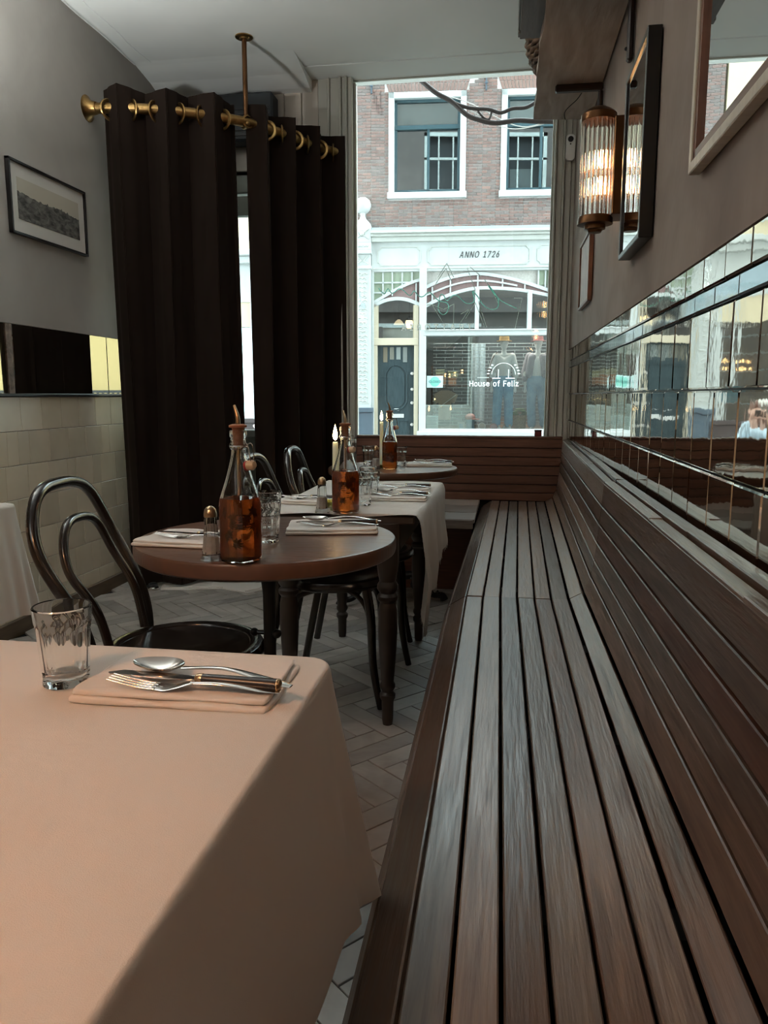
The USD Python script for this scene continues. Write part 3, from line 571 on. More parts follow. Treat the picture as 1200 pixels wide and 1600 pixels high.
bars = [box((x - .012, -.02, z0), (x + .012, .02, z1)) for x, z0, z1 in ((-2.245, 2.77, 3.25), (-2.08, 2.84, 3.25), (-1.905, 2.96, 3.25), (-1.735, 3.04, 3.25), (-1.66, 2.72, 3.05), (-1.375, 2.72, 2.98), (-1.06, 2.86, 3.12), (-.585, 2.97, 3.2), (-.155, 2.95, 3.14), (.23, 2.90, 3.04), (.46, 2.95, 3.25), (.58, 2.9, 3.25))]
bars += [box((-2.42, -.02, z - .012), (x1, .02, z + .012)) for z, x1 in ((3.065, -1.75), (2.895, -2.1))]
obj('glazing_bar', bars, shop_white, sf)
obj('post', box((-.625, -.06, 2.23), (-.555, .05, 2.96), .006), shop_white, sf); obj('post', box((.285, -.06, 2.23), (.36, .05, 2.90), .006), shop_white, sf)
green_glass = plain('green_glass', (.33, .40, .30), .15); mauve_glass = plain('mauve_glass', (.25, .17, .165), .15)
gx = [-2.42, -2.245, -2.08, -1.905, -1.735, -1.58]; gz = [2.72, 2.895, 3.065, 3.25]
for i in range(5):
    for j in range(3):
        zl = np.interp((gx[i] + gx[i + 1]) / 2, [p[0] for p in A2], [p[1] for p in A2])
        if gz[j + 1] > zl + .03: obj('coloured_pane', box((gx[i], .022, max(gz[j], zl)), (gx[i + 1], .028, gz[j + 1])), green_glass, sf)
for x0, x1 in ((.46, .58), (.58, .65)): obj('coloured_pane', box((x0, .022, 3.0), (x1, .028, 3.25)), green_glass, sf)
for a_, b_ in ((A3, A4), (A2, A1)):
    ca, cb = spline(np.array(a_), 40), spline(np.array(b_), 40); obj('coloured_pane', upright(extrude(Polygon(np.vstack([ca, cb[::-1]])), .006), .03), mauve_glass, sf)
obj('spandrel', upright(extrude(Polygon(np.vstack([spline(np.array(A3), 40), [(.66, 3.25), (-1.49, 3.25)]])), .01), .045), varied('spandrel_grey', (.42, .40, .37), (.55, .53, .5), 30, .7), sf)
obj('window_pane', box((-1.475, .022, .50), (.645, .028, 2.15)), room_glass, sf)
for x0, x1 in ((-1.475, -.625), (-.555, .285), (.36, .645)):
    zz = np.array(A4); obj('fanlight_pane', upright(extrude(Polygon([(x0, 2.23), (x1, 2.23), (x1, np.interp(x1, zz[:, 0], zz[:, 1])), ((x0 + x1) / 2, np.interp((x0 + x1) / 2, zz[:, 0], zz[:, 1])), (x0, np.interp(x0, zz[:, 0], zz[:, 1]))]), .006), .03), room_glass, sf)
# door
dr = ft('shop_door', 'dark blue-green panelled door with arched panel beside the white pilaster', 'door')
obj('frame', [box((-2.41, -.03, -.02), (-2.345, .1, 2.70), .005), box((-1.69, -.03, -.02), (-1.61, .1, 2.68), .005), box((-2.41, -.04, 1.985), (-1.61, .1, 2.11), .006)], door_frame_tan, dr)
obj('leaf', box((-2.345, .06, .02), (-1.69, .10, 1.985)), door_dark, dr)
for k in range(4):
    x0 = -2.245 + k * .118
    obj('glass_light', box((x0, .05, 1.74 - (.05 if k in (0, 3) else 0)), (x0 + .075, .062, 1.955)), plain('frosted_%d' % k, ((.17, .15, .11), (.18, .18, .15), (.24, .27, .26), (.20, .22, .21))[k], .3), dr)
pan = Polygon(np.vstack([spline(np.array([(-2.22, 1.50), (-2.13, 1.62), (-2.02, 1.66), (-1.90, 1.62), (-1.81, 1.50)]), 20), spline(np.array([(-1.81, .98), (-1.9, .87), (-2.02, .83), (-2.13, .87), (-2.22, .98)]), 20)]))
obj('arched_panel', [upright(extrude(pan.difference(pan.buffer(-.025)), .02), .062), upright(extrude(pan.buffer(-.05), .014), .062)], door_dark, dr)
obj('lower_panel', [upright(extrude(shapely.box(a, .2, b, .66).difference(shapely.box(a + .02, .22, b - .02, .64)), .018), .062) for a, b in ((-2.26, -2.05), (-1.98, -1.77))], door_dark, dr)
obj('letterbox', [box((-2.14, .045, .70), (-1.87, .062, .77), .004), box((-2.05, .048, .83), (-1.96, .062, .87), .004)], plain('nickel', (.62, .63, .62), .35, .3), dr)
for z in (1.49, 1.21, .97, .58): obj('knob', mv(lathe([(0, 0), (.022, 0), (.03, .012), (.026, .03), (0, .036)], 16), (-1.725, .06, z), rx=90), plain('nickel_%d' % int(z * 100), (.66, .66, .64), .3, .4), dr)
v = spline(np.array(A1), 40); obj('fanlight', upright(extrude(Polygon(np.vstack([[(-1.61, 2.11), (-2.41, 2.11)], v])), .006), .03), room_glass, dr)
obj('fanlight_bar', [box((-2.345, -.0, 2.11), (-2.325, .04, 2.70)), box((-1.71, 0, 2.11), (-1.69, .04, 2.68))], door_frame_tan, dr)
obj('threshold', box((-2.42, -.25, -.02), (-1.6, .1, .02)), lead, dr)
# hall behind the door and shop room
hall = plain('hall_paint', (.16, .14, .12), .9); shop_paint = plain('shop_paint', (.10, .12, .125), .9); shop_floor = plain('shop_floor', (.16, .12, .09), .7)
rm = ft('shop_room', 'dim interior of the clothes shop behind the big window', 'room', kind='structure')
obj('wall', [box((-2.44, 1.2, 0), (-1.56, 1.25, 3.2)), box((-1.58, .10, 0), (-1.54, 3.4, 3.2)), box((-2.46, .1, 0), (-2.43, 1.25, 3.2))], hall, rm)
obj('back_wall', box((-1.58, 3.3, 0), (1.9, 3.4, 3.2)), shop_paint, rm); obj('side_wall', box((1.85, .1, 0), (1.9, 3.4, 3.2)), shop_paint, rm)
obj('floor', box((-1.56, .06, .42), (1.9, 3.4, .47)), shop_floor, rm); obj('ceiling', box((-2.46, .1, 3.2), (1.9, 3.4, 3.25)), cream_white, rm)
# ------------------------------------------------------------------ looks of the furniture and the table ware
black_lacquer = varied('black_lacquer', (.008, .0055, .005), (.018, .011, .008), 8, .16, vec=(1, 1, 1), r2=.24, coat_weight=.5, coat_roughness=.12)
table_wood = varied('table_wood', (.085, .038, .022), (.15, .072, .045), 3.2, .36, vec=(3, 18, 3), r2=.28, bump=.0008, bscale=6)
dark_leg = varied('dark_leg', (.03, .02, .016), (.055, .038, .03), 8, .4)
iron = plain('iron', (.016, .017, .019), .32, .3)
linen = M('linen', {'tc': ('texture_coordinate', {}), 'n': ('noise_texture', dict(scale=900, detail=1)), 'n2': ('noise_texture', dict(scale=5, detail=3, distortion=.8)), 'ad': ('math', dict(math_type='multiply_add', value2=.05)), 'b': ('bump', dict(strength=1, distance=.006)),
    'p': ('principled_bsdf', dict(base_color=(.74, .70, .66), roughness=.85, sheen_weight=.12)), 'tr': ('translucent_bsdf', dict(color=(.6, .56, .52))), 'x': ('mix_closure', dict(fac=.12))},
    [('tc.object', 'n.vector'), ('tc.object', 'n2.vector'), ('n.fac', 'ad.value1'), ('n2.fac', 'ad.value3'), ('ad.value', 'b.height'), ('b.normal', 'p.normal'), ('p.BSDF', 'x.closure1'), ('tr.BSDF', 'x.closure2')], surface='x.closure')
napkin_cloth = varied('napkin_cloth', (.72, .68, .65), (.78, .74, .70), 4, .88, bump=.0012, bscale=60)
glass = plain('glass', (.97, .985, .98), .0, transmission_weight=1.0, ior=1.48)
oil = M('oil', {'p': ('principled_bsdf', dict(base_color=(.80, .20, .03), roughness=.0, transmission_weight=1.0, ior=1.40)), 'd': ('translucent_bsdf', dict(color=(.70, .15, .02))), 'x': ('mix_closure', dict(fac=.18))},
    [('p.BSDF', 'x.closure1'), ('d.BSDF', 'x.closure2')], surface='x.closure')
herb = plain('herb', (.02, .012, .006), .8); cork = varied('cork', (.26, .085, .035), (.38, .15, .07), 40, .7)
spout_metal = plain('spout_metal', (.50, .36, .22), .25, 1.0); steel = plain('steel', (.62, .59, .56), .17, 1.0)
salt_white = varied('salt_white', (.62, .58, .55), (.74, .70, .67), 120, .95)
wax = plain('wax', (.85, .72, .52), .5, subsurface_weight=.8, subsurface_scale=.02, subsurface_radius=(1, .6, .3))
flame = M('flame', {'e': ('emission', dict(color=(1.0, .62, .26), strength=26))}, [], surface='e.emission')
handle_black = plain('handle_black', (.02, .013, .010), .3)
dish_glass = plain('dish_glass', (.45, .42, .10), .1, transmission_weight=.6)
rubber = plain('rubber', (.35, .03, .03), .5); ceramic = plain('ceramic', (.62, .46, .30), .3)

# ------------------------------------------------------------------ bentwood chair: seat centre at the origin, facing +x
def make_chair(label, group):
    t = thing('bentwood_chair', label, 'chair', (-.820, 1.827, 0), 6.1, group)
    lean, H2 = .143, .879
    def lp(w, wt, h0, H, ln, x0, r=.0148, drop=True):
        k = [(x0, -w, h0), (x0 - .035, -w - .012, h0 + .13), (x0 - ln * .75, -wt - .005, h0 + (H - h0) * .66), (x0 - ln * .97, -wt * .68, h0 + (H - h0) * .94), (x0 - ln * 1.05, 0, H), (x0 - ln * .97, wt * .68, h0 + (H - h0) * .94), (x0 - ln * .75, wt + .005, h0 + (H - h0) * .66), (x0 - .035, w + .012, h0 + .13), (x0, w, h0)]
        if drop: k = [(x0 - .075, -w + .005, 0), (x0 - .03, -w, h0 * .5)] + k + [(x0 - .03, w, h0 * .5), (x0 - .075, w - .005, 0)]
        return tube(spline(k, 130 if drop else 80), r, 12)
    obj('back_hoop', lp(.185, .20, .47, H2, lean, -.165), black_lacquer, t, smooth=40)
    obj('inner_hoop', lp(.115, .128, .468, .79, lean * .8, -.150, .0115, False), black_lacquer, t, smooth=40)
    obj('seat_ring', lathe([(.165, .428), (.196, .428), (.205, .436), (.207, .448), (.200, .460), (.185, .464), (.168, .460), (.163, .45)], 48, True), black_lacquer, t, smooth=40)
    obj('seat', lathe([(0, .445), (.10, .447), (.168, .457), (.168, .446), (0, .438)], 40), black_lacquer, t, smooth=40)
    for s in (-1, 1):
        obj('front_leg', tube(spline([(.13, s * .125, .44), (.150, s * .135, .33), (.158, s * .140, .17), (.188, s * .150, 0)], 24), np.linspace(.0175, .0125, 24), 12), black_lacquer, t, smooth=40)
        obj('brace', tube(spline([(.150, s * .136, .27), (.125, s * .118, .37), (.06, s * .10, .415), (-.06, s * .13, .415), (-.145, s * .165, .37), (-.185, s * .180, .27)], 40), .0085, 10), black_lacquer, t, smooth=40)
    obj('front_brace', tube(spline([(.154, -.137, .27), (.135, -.095, .37), (.125, 0, .415), (.135, .095, .37), (.154, .137, .27)], 40), .0085, 10), black_lacquer, t, smooth=40)
    return t
CH = 'bentwood cafe chairs'
chair = make_chair('black bentwood chair nearest the camera, at the bare round table', CH)
dup(chair, (-.615, 2.70, 0), 2, 'black bentwood chair tucked under the ragged white cloth, the nearer of two', CH)
dup(chair, (-.585, 3.15, 0), 6, 'black bentwood chair at the ragged white cloth, nearest the window', CH)

# ------------------------------------------------------------------ tables
def round_top(r, th, z): return lathe([(0, z - th), (r - .012, z - th), (r - .003, z - th + .006), (r, z - th + .015), (r, z - .008), (r - .004, z - .002), (r - .012, z), (0, z)], 72)
t = thing('round_table', 'bare dark wooden round table with the nearest oil bottle on it', 'table', (-.591, 1.831, 0), 0, 'round pedestal tables')
obj('tabletop', round_top(.324, .042, .75), table_wood, t, smooth=35)
obj('column', lathe([(.035, .02), (.024, .05), (.0165, .09), (.0155, .60), (.022, .66), (.06, .70), (.06, .708), (0, .708)], 24), iron, t, smooth=40)
obj('clamp_knob', [sphere((.022, -.01, .50), .012), tube([(-.04, -.004, .50), (.03, -.004, .50)], .006, 8), sphere((-.04, -.004, .50), .011)], iron, t, smooth=40)
for k in range(3):
    a = math.radians(100 + 120 * k); d = np.array([math.cos(a), math.sin(a)]); obj('foot', tube(spline([(0, 0, .10), (*(d * .08), .09), (*(d * .18), .03), (*(d * .235), .012)], 20), np.linspace(.017, .011, 20), 10), iron, t, smooth=40)
# far round table on an ornate iron base
t = thing('round_table', 'round wooden table by the window on an ornate cast iron base', 'table', (-.585, 3.93, 0), 0, 'round pedestal tables')
obj('tabletop', round_top(.335, .040, .735), table_wood, t, smooth=35)
obj('column', lathe([(.055, .10), (.06, .13), (.04, .16), (.034, .22), (.045, .25), (.05, .27), (.036, .30), (.03, .45), (.03, .55), (.042, .58), (.03, .62), (.05, .66), (.12, .685), (.12, .694), (0, .694)], 24), iron, t, smooth=40)
for k in range(4):
    a = math.radians(-70 + 90 * k); d = np.array([math.cos(a), math.sin(a), 0]); n_ = np.array([-d[1], d[0], 0]); z = np.array([0, 0, 1.0]); ft_ = []
    ft_.append(tube(spline([d * .03 + z * .14, d * .10 + z * .155, d * .17 + z * .10, d * .225 + z * .04, d * .27 + z * .035, d * .285 + z * .012], 30), np.r_[np.linspace(.026, .015, 22), np.linspace(.016, .022, 8)], 10))
    sc = np.linspace(0, 3.2 * PI, 26); ft_.append(tube([d * (.13 + .035 * (1 - s_ / 11) * math.cos(s_)) + z * (.10 + .035 * (1 - s_ / 11) * math.sin(s_)) for s_ in sc], np.linspace(.011, .005, 26), 8))
    for q in np.linspace(.1, .25, 6): ft_ += [sphere(d * q + z * (.17 - .62 * (q - .06)) + n_ * s_ * .016, .009, 1) for s_ in (-1, 1)]
    obj('foot', ft_, iron, t, smooth=40)
# long table with turned legs under the ragged cloth
t = thing('dining_table', 'dark wooden table with turned legs under the ragged white cloth', 'table', (-.545, 2.86, 0))
obj('tabletop', box((-.25, -.43, .685), (.255, .525, .715), .006), dark_leg, t)
obj('apron', [box((-.21, -.375, .59), (.20, -.355, .686)), box((-.21, .48, .59), (.20, .50, .686)), box((-.21, -.37, .59), (-.19, .495, .686)), box((.18, -.37, .59), (.20, .39, .686))], dark_leg, t)
LEG = [(0, 0), (.016, .0), (.019, .02), (.020, .085), (.026, .095), (.027, .108), (.018, .118), (.026, .132), (.026, .142), (.021, .152), (.027, .22), (.033, .33), (.031, .40), (.026, .425), (.034, .436), (.034, .448), (.026, .458), (.035, .472), (.035, .484), (.027, .497), (.033, .53), (.037, .56), (.037, .69), (0, .69)]
for x, y in ((.166, -.425), (-.18, -.395), (.166, .49), (-.188, .49)): obj('leg', mv(lathe(LEG, 24), (x, y + (.0 if y < 0 else .0), 0)), dark_leg, t, smooth=35)

def tablecloth(hx, hy, z, drop, rc=.03, flare=.05, corner=.14, nw=3, seed=1, ang=0, folds=.02, thick=.0016):
    """a cloth over a rectangular top of half sizes hx, hy: rings over the top, round the edge and down"""
    r = np.random.RandomState(seed); n = 260; ring = []
    per = []
    for k in range(n):
        s = k / n * 4; side = int(s); f = s - side
        per.append((side, f))
    L = [2 * hy, 2 * hx, 2 * hy, 2 * hx]; pts, nor, cor = [], [], []
    tot = sum(L); 
    for k in range(n):
        d = k / n * tot; side = 0
        while d > L[side]: d -= L[side]; side += 1
        f = d / L[side] * 2 - 1
        p = [(hx, f * hy), (-f * hx, hy), (-hx, -f * hy), (f * hx, -hy)][side]; nm = np.array([(1, 0), (0, 1), (-1, 0), (0, -1)][side], float)
        half = L[side] / 2; e = half * (1 - abs(f)); w = max(0, 1 - e / .16)
        cx, cy = np.sign(p[0]) * (hx - rc), np.sign(p[1]) * (hy - rc)
        if e < rc * 1.0: q = np.array(p) - [cx, cy]; q = q / np.linalg.norm(q); p = (cx + q[0] * rc, cy + q[1] * rc)
        dg = np.array([np.sign(p[0]), np.sign(p[1])]) / math.sqrt(2); nm = nm * (1 - .5 * w ** 2) + dg * .5 * w ** 2 * 1.3; nm /= np.linalg.norm(nm)
        pts.append(p); nor.append(nm); cor.append(w)
    pts, nor, cor = np.array(pts), np.array(nor), np.array(cor); ph = r.uniform(0, 6, 6); s = np.arange(n) / n * 2 * PI
    rows = []
    for q in (.0, .25, .5, .75, .92): rows.append(np.c_[pts * q, np.full(n, z + .0012 * math.sin(q * 9))])
    for a in np.linspace(0, PI / 2, 5): rows.append(np.c_[pts - nor * .008 + nor * (.008 + .006 * math.sin(a)), np.full(n, z - .010 + .010 * math.cos(a))])
    hang = drop + corner * cor ** 1.6 + .012 * np.sin(3 * s + ph[0])
    wave = np.sin(nw * s + ph[1]) * .6 + np.sin((nw * 2 + 1) * s + ph[2]) * .4
    for v in np.linspace(.04, 1, 26):
        out = .006 + flare * v ** 1.1 * (1 + .9 * cor) + folds * v * wave + .016 * v * cor * np.sin(s * 40 + ph[3])
        rows.append(np.c_[pts + nor * out[:, None], z - .010 - hang * v * (1 - .05 * cor)])
    P = np.array(rows); P = np.concatenate([P, P[:, :1]], 1); return grid(P[:, ::-1], thick)
t = thing('near_table', 'nearest square table, hidden under its long white cloth', 'table', (-.59, .60, 0))
obj('tabletop', box((-.36, -.36, .715), (.36, .36, .7475), .008), table_wood, t)
obj('column', lathe([(.04, .03), (.03, .06), (.028, .6), (.07, .71), (0, .715)], 20), iron, t, smooth=40); obj('base', lathe([(0, 0), (.21, 0), (.21, .012), (.06, .035), (0, .04)], 32), iron, t, smooth=40)
c = thing('tablecloth', 'large plain white tablecloth hanging long from the nearest table', 'tablecloth', (-.59, .60, 0), 0, 'square white tablecloths')
obj('cloth', tablecloth(.362, .362, .7512, .30, .03, .030, .06, 3, 4, folds=.010), linen, c, smooth=True)
t = thing('side_table', 'small table against the left wall, hidden under its white cloth', 'table', (-1.875, 1.945, 0))
obj('tabletop', box((-.30, -.31, .715), (.30, .31, .7475), .008), table_wood, t); obj('column', lathe([(.04, .03), (.03, .06), (.028, .6), (.07, .71), (0, .715)], 20), iron, t, smooth=40); obj('base', lathe([(0, 0), (.2, 0), (.2, .012), (.06, .035), (0, .04)], 32), iron, t, smooth=40)
c = thing('tablecloth', 'white tablecloth corner hanging at the left edge of the picture', 'tablecloth', (-1.875, 1.945, 0), 0, 'square white tablecloths')
side_cloth = tablecloth(.303, .313, 0.7512, .345, .04, .026, .05, 4, 9, folds=.010); side_cloth.vertices[:, 0] = np.maximum(side_cloth.vertices[:, 0], LX + .018 + 1.875)
obj('cloth', side_cloth, linen, c, smooth=True)
# the ragged cloth: over the long table and far down its right-hand side
c = thing('ragged_cloth', 'cream cloth with a frayed hem hanging down beside the bench', 'tablecloth', (-.545, 2.86, 0))
nU, nV = 90, 80; P = np.zeros((nU, nV, 3)); fr = []
for i in range(nU):
    f = i / (nU - 1); y = -.445 + .96 * f
    hang = .40 - .21 * f ** .8 + .012 * math.sin(31 * f) + .006 * math.sin(77 * f)
    for j in range(nV):
        g = j / (nV - 1) * (.52 + hang) ; x = -.25 + g; z = .7195 + .0012 * math.sin(9 * f + 14 * g)
        if x > .255:
            d = x - .255; bend = min(d / .03, 1); dz = max(0, d - .012); rip = .016 * math.sin(17 * f + 1.2) + .007 * math.sin(41 * f)
            xx = .255 + .02 * math.sin(bend * PI / 2) + (.012 + rip * 1.0) * min(dz / .22, 1.0) - .10 * max(0, dz - .2); z = .7195 - .018 * (1 - math.cos(bend * PI / 2)) - dz * .985; x = xx
        yy = y + (.05 * (f < .5) * (1 - 2 * f) * max(0, (.70 - z) / .4) if z < .7 else 0) + (.012 * math.sin(13 * x) if f in (0, 1) else 0) 
        if i == 0 and z > .7: z -= .004 + .004 * math.sin(20 * x)
        P[i, j] = (x, yy, z)
    e = P[i, -1]
    for q in range(3): fr.append(tube([e + [0, q * .003, .004], e + [rng.uniform(-.004, .004), q * .003 + rng.uniform(-.004, .004), -rng.uniform(.005, .02)]], .0006, 3))
obj('cloth', grid(P, .0018), linen, c, smooth=True); obj('fringe', fr, linen, c, kind='stuff')

# ------------------------------------------------------------------ table ware
def sq_ring(r, z, e, n=40):   # superellipse ring: e = 2 round, larger is squarer
    a = np.arange(n) * 2 * PI / n + .3; c, s = np.cos(a), np.sin(a); k = (np.abs(c) ** e + np.abs(s) ** e) ** (-1 / e); return np.c_[r * k * c, r * k * s, np.full(n, z)]
def sq_lathe(prof, cap0=True, cap1=True, n=40):
    R = [sq_ring(r, z, e, n) for r, z, e in prof]; V = np.vstack(R); F = []
    for i in range(len(R) - 1):
        for k in range(n): F.append((i * n + k, i * n + (k + 1) % n, (i + 1) * n + (k + 1) % n, (i + 1) * n + k))
    F = np.array(F); F = np.vstack([F[:, [0, 1, 2]], F[:, [0, 2, 3]]]); m = len(V); X = []
    if cap0: V = np.vstack([V, R[0].mean(0)]); X += [(len(V) - 1, (k + 1) % n, k) for k in range(n)]
    if cap1: V = np.vstack([V, R[-1].mean(0)]); o = (len(R) - 1) * n; X += [(len(V) - 1, o + k, o + (k + 1) % n) for k in range(n)]
    if X: F = np.vstack([F, X])
    return trimesh.Trimesh(V, F, process=False)
def make_bottle(label, group, loc, rz, level=.137):
    t = thing('oil_bottle', label, 'bottle', loc, rz, group)
    outer = [(.030, 0, 3.2), (.0355, .004, 4), (.0365, .012, 4.5), (.0365, .120, 4.5), (.036, .136, 3.6), (.0335, .152, 2.8), (.028, .176, 2.2), (.0215, .202, 2), (.0162, .224, 2), (.0148, .238, 2), (.0185, .242, 2), (.0185, .250, 2), (.0155, .254, 2), (.0155, .262, 2), (.0178, .266, 2), (.0178, .277, 2), (.0165, .279, 2)]
    inner = [(.0115, .279, 2), (.0115, .238, 2), (.0132, .224, 2), (.0185, .202, 2), (.0248, .176, 2.2), (.0303, .152, 2.8), (.0328, .136, 3.6), (.0333, .120, 4.5), (.0333, .014, 4.5), (.028, .007, 3.2)]
    obj('glass', sq_lathe(outer + inner), glass, t, smooth=40)
    lv = [p for p in inner[::-1] if p[1] < level]; rl = np.interp(level, [p[1] for p in inner[::-1]], [p[0] for p in inner[::-1]])
    obj('oil', sq_lathe([(r + .0006, z, e) for r, z, e in lv] + [(rl + .0006, level, 3.6), (rl - .002, level - .0006, 3.6)]), oil, t, smooth=40)
    hb, r = [], random.Random(4)
    for k in range(11):
        a0 = k * 2.4; cz = level - .022 - .016 * (k % 4) - r.uniform(0, .012) - .03 * (k > 8); rad = .0285; cx, cy = rad * math.cos(a0), rad * math.sin(a0)
        for q in range(12):
            a, L_ = q * PI / 6 + r.uniform(-.2, .2), r.uniform(.007, .0135); tx = np.array([-math.sin(a0), math.cos(a0)])
            e = np.array([cx, cy]) * r.uniform(.86, .98) + tx * L_ * math.cos(a); e = np.clip(e, -.0315, .0315)
            hb.append(tube([(cx * .93, cy * .93, cz), ((cx + e[0]) / 2, (cy + e[1]) / 2, cz + L_ * .55 * math.sin(a)), (e[0], e[1], cz + L_ * math.sin(a))], [.0012, .0026, .0008], 5))
    obj('herbs', hb, herb, t, kind='stuff')
    obj('stopper', lathe([(0, .246), (.0105, .246), (.0112, .279), (.0125, .280), (.0125, .283), (.0185, .2845), (.0185, .289), (.012, .291), (0, .291)], 20), cork, t, smooth=40)
    obj('spout', [tube(spline([(0, 0, .288), (.0005, 0, .302), (-.004, 0, .318), (-.0085, 0, .330)], 14), np.linspace(.0058, .0028, 14), 10), tube([(0, 0, .246), (0, 0, .142)], .0042, 8)], spout_metal, t, smooth=40)
    w = [(.0188, 0, .246), (.030, .004, .252), (.036, .004, .235), (.037, .002, .215), (.033, 0, .202)]
    obj('wire_bail', [tube(spline(w, 30), .0011, 6), tube(spline([(x, -y - .006, z) for x, y, z in w], 30), .0011, 6), lathe([(.0186, .2445), (.0198, .246), (.0186, .2475)], 20, True)], steel, t, smooth=40)
    cp = obj('swing_stopper', mv(lathe([(0, 0), (.010, .001), (.011, .012), (.007, .018), (0, .019)], 16), (.026, -.003, .206), ry=80), ceramic, t, smooth=40)
    obj('seal', mv(lathe([(.005, -.004), (.0105, -.004), (.0105, .001), (.005, .001)], 16, True), (.026, -.003, .206), ry=80), rubber, cp, smooth=40)
    return t
OB = 'swing-top bottles of chilli oil'
bot = make_bottle('tall swing-top bottle of amber oil, the largest and nearest one', OB, (-.554, 1.535, .7502), -20)
def make_salt(label, group, loc):
    t = thing('salt_shaker', label, 'salt shaker', loc, 0, group); n = 10
    prof = [(.0245, 0), (.025, .004), (.0215, .010), (.0165, .05), (.0135, .092), (.0130, .096)]
    obj('glass', lathe(prof + [(.0105, .096), (.0115, .088), (.0148, .05), (.0180, .014), (0, .010)], n), glass, t)
    obj('salt', lathe([(0, .0105), (.0178, .0145), (.0158, .050), (.013, .0525), (0, .053)], n), salt_white, t)
    obj('cap', lathe([(.0128, .093), (.0142, .094), (.0142, .100), (.0132, .104), (.0122, .109), (.0085, .114), (.003, .117), (0, .1172)], 20), spout_metal, t, smooth=40)
    return t
SS = 'glass salt shakers'
salt = make_salt('faceted salt shaker left of the nearest oil bottle', SS, (-.624, 1.543, .7502))
def make_tumbler(label, group, loc, rz=0):
    t = thing('tumbler', label, 'glass', loc, rz, group); n = 60; rows = []
    H, rt, rb = .098, .0345, .0268
    a = np.arange(n) * 2 * PI / n; fl = np.abs(np.cos(5 * a)) ** .5
    for v in np.r_[0, .015, .05, np.linspace(.1, .80, 18), .84, .93, .985, 1.0]:
        r = rb + (rt - rb) * v - (.0025 if v == 0 else 0) - (.0012 if v == 1.0 else 0)
        top = .80 - .10 * (1 - fl); w = 1.0 if .08 < v < top.min() else 0.0
        m_ = np.clip((top - v) / .04, 0, 1) * np.clip((v - .05) / .05, 0, 1)
        rr_ = r - .0020 * (1 - fl) * 0 - m_ * (.0016 * fl)
        rows.append(np.c_[rr_ * np.cos(a), rr_ * np.sin(a), np.full(n, v * H)])
    for v in (1.0, .95, .5, .2, .14): r = rb + (rt - rb) * v - .0030 - (.004 if v == .14 else 0); rows.append(np.c_[r * np.cos(a), r * np.sin(a), np.full(n, v * H + (0 if v < 1 else 0))])
    V = np.vstack(rows); F = []
    for i in range(len(rows) - 1):
        for k in range(n): F.append((i * n + k, i * n + (k + 1) % n, (i + 1) * n + (k + 1) % n, (i + 1) * n + k))
    F = np.array(F); F = np.vstack([F[:, [0, 1, 2]], F[:, [0, 2, 3]]]); V = np.vstack([V, [0, 0, 0.0006], [0, 0, .0125]]); o = (len(rows) - 1) * n
    F = np.vstack([F, [(len(V) - 2, (k + 1) % n, k) for k in range(n)], [(len(V) - 1, o + k, o + (k + 1) % n) for k in range(n)]])
    obj('body', trimesh.Trimesh(V, F, process=False), glass, t, smooth=30); return t
TU = 'fluted water tumblers'
tum = make_tumbler('empty fluted tumbler on the nearest white tablecloth', TU, (-.526, .825, .7525))
def make_candle(label, group, loc, h, ty=0):
    t = thing('candle', label, 'candle', loc, 0, group)
    st = obj('stick', lathe([(.0, .004), (.0105, .004), (.0102, h * .5), (.0092, h - .006), (.0078, h - .001), (.003, h - .003), (0, h - .0035)], 20), wax, t, smooth=40)
    obj('wick', tube([(0, 0, h - .004), (.0008, 0, h + .004), (.001, 0, h + .009)], .0008, 6), handle_black, t)
    obj('flame', lathe([(0, h + .003), (.006, h + .008), (.0085, h + .017), (.0078, h + .028), (.0048, h + .041), (.0018, h + .052), (0, h + .057)], 16), flame, t, smooth=True)
    obj('holder', lathe([(0, 0), (.019, 0), (.023, .014), (.021, .014), (.017, .004), (.0125, .004), (.0125, .016), (.0108, .016), (.0108, .0035), (0, .0035)], 28), dish_glass, t, smooth=40)
    return t
def soft_slab(sx, sy, h, seed=0, roll=(1, 1, 1, 1), n=26):
    """one fold of a napkin: rounded edge, slightly wavy"""
    u = np.linspace(-1, 1, n); P = []; r = np.random.RandomState(seed); a = r.uniform(0, 6, 4)
    prof = [(1 - h * .5 / sx * 2 * (1 - math.sin(q)), math.cos(q)) for q in (0,)]
    rings = []; per = np.linspace(0, 2 * PI, 72, endpoint=False); c, s = np.cos(per), np.sin(per); k = (np.abs(c) ** 36 + np.abs(s) ** 36) ** (-1 / 36); ux, uy = c * k, s * k
    wv = .0015 * np.sin(3 * per + a[0]) + .001 * np.sin(7 * per + a[1])
    for ins, z in ((1.0, 0), (.5, 0), (.25, 0)): rings.append(((ins), z))
    R = []
    for q in (0.0, .5, .85): R.append(np.c_[ux * (sx / 2 - h / 2) * q, uy * (sy / 2 - h / 2) * q, np.zeros(72)])
    for t_ in np.linspace(-PI / 2, PI / 2, 9): R.append(np.c_[ux * (sx / 2 - h / 2 + h / 2 * math.cos(t_)) + wv * c, uy * (sy / 2 - h / 2 + h / 2 * math.cos(t_)) + wv * s, h / 2 + h / 2 * math.sin(t_) + wv * (.8 if t_ > 0 else 0)])
    for q in (.85, .6, .3, 0.0): R.append(np.c_[ux * (sx / 2 - h / 2) * q, uy * (sy / 2 - h / 2) * q, h + .0012 * np.sin(4 * ux * q + a[2]) * np.cos(3 * uy * q + a[3])])
    P = np.array(R); P = np.concatenate([P, P[:, :1]], 1); return grid(P[:, ::-1])
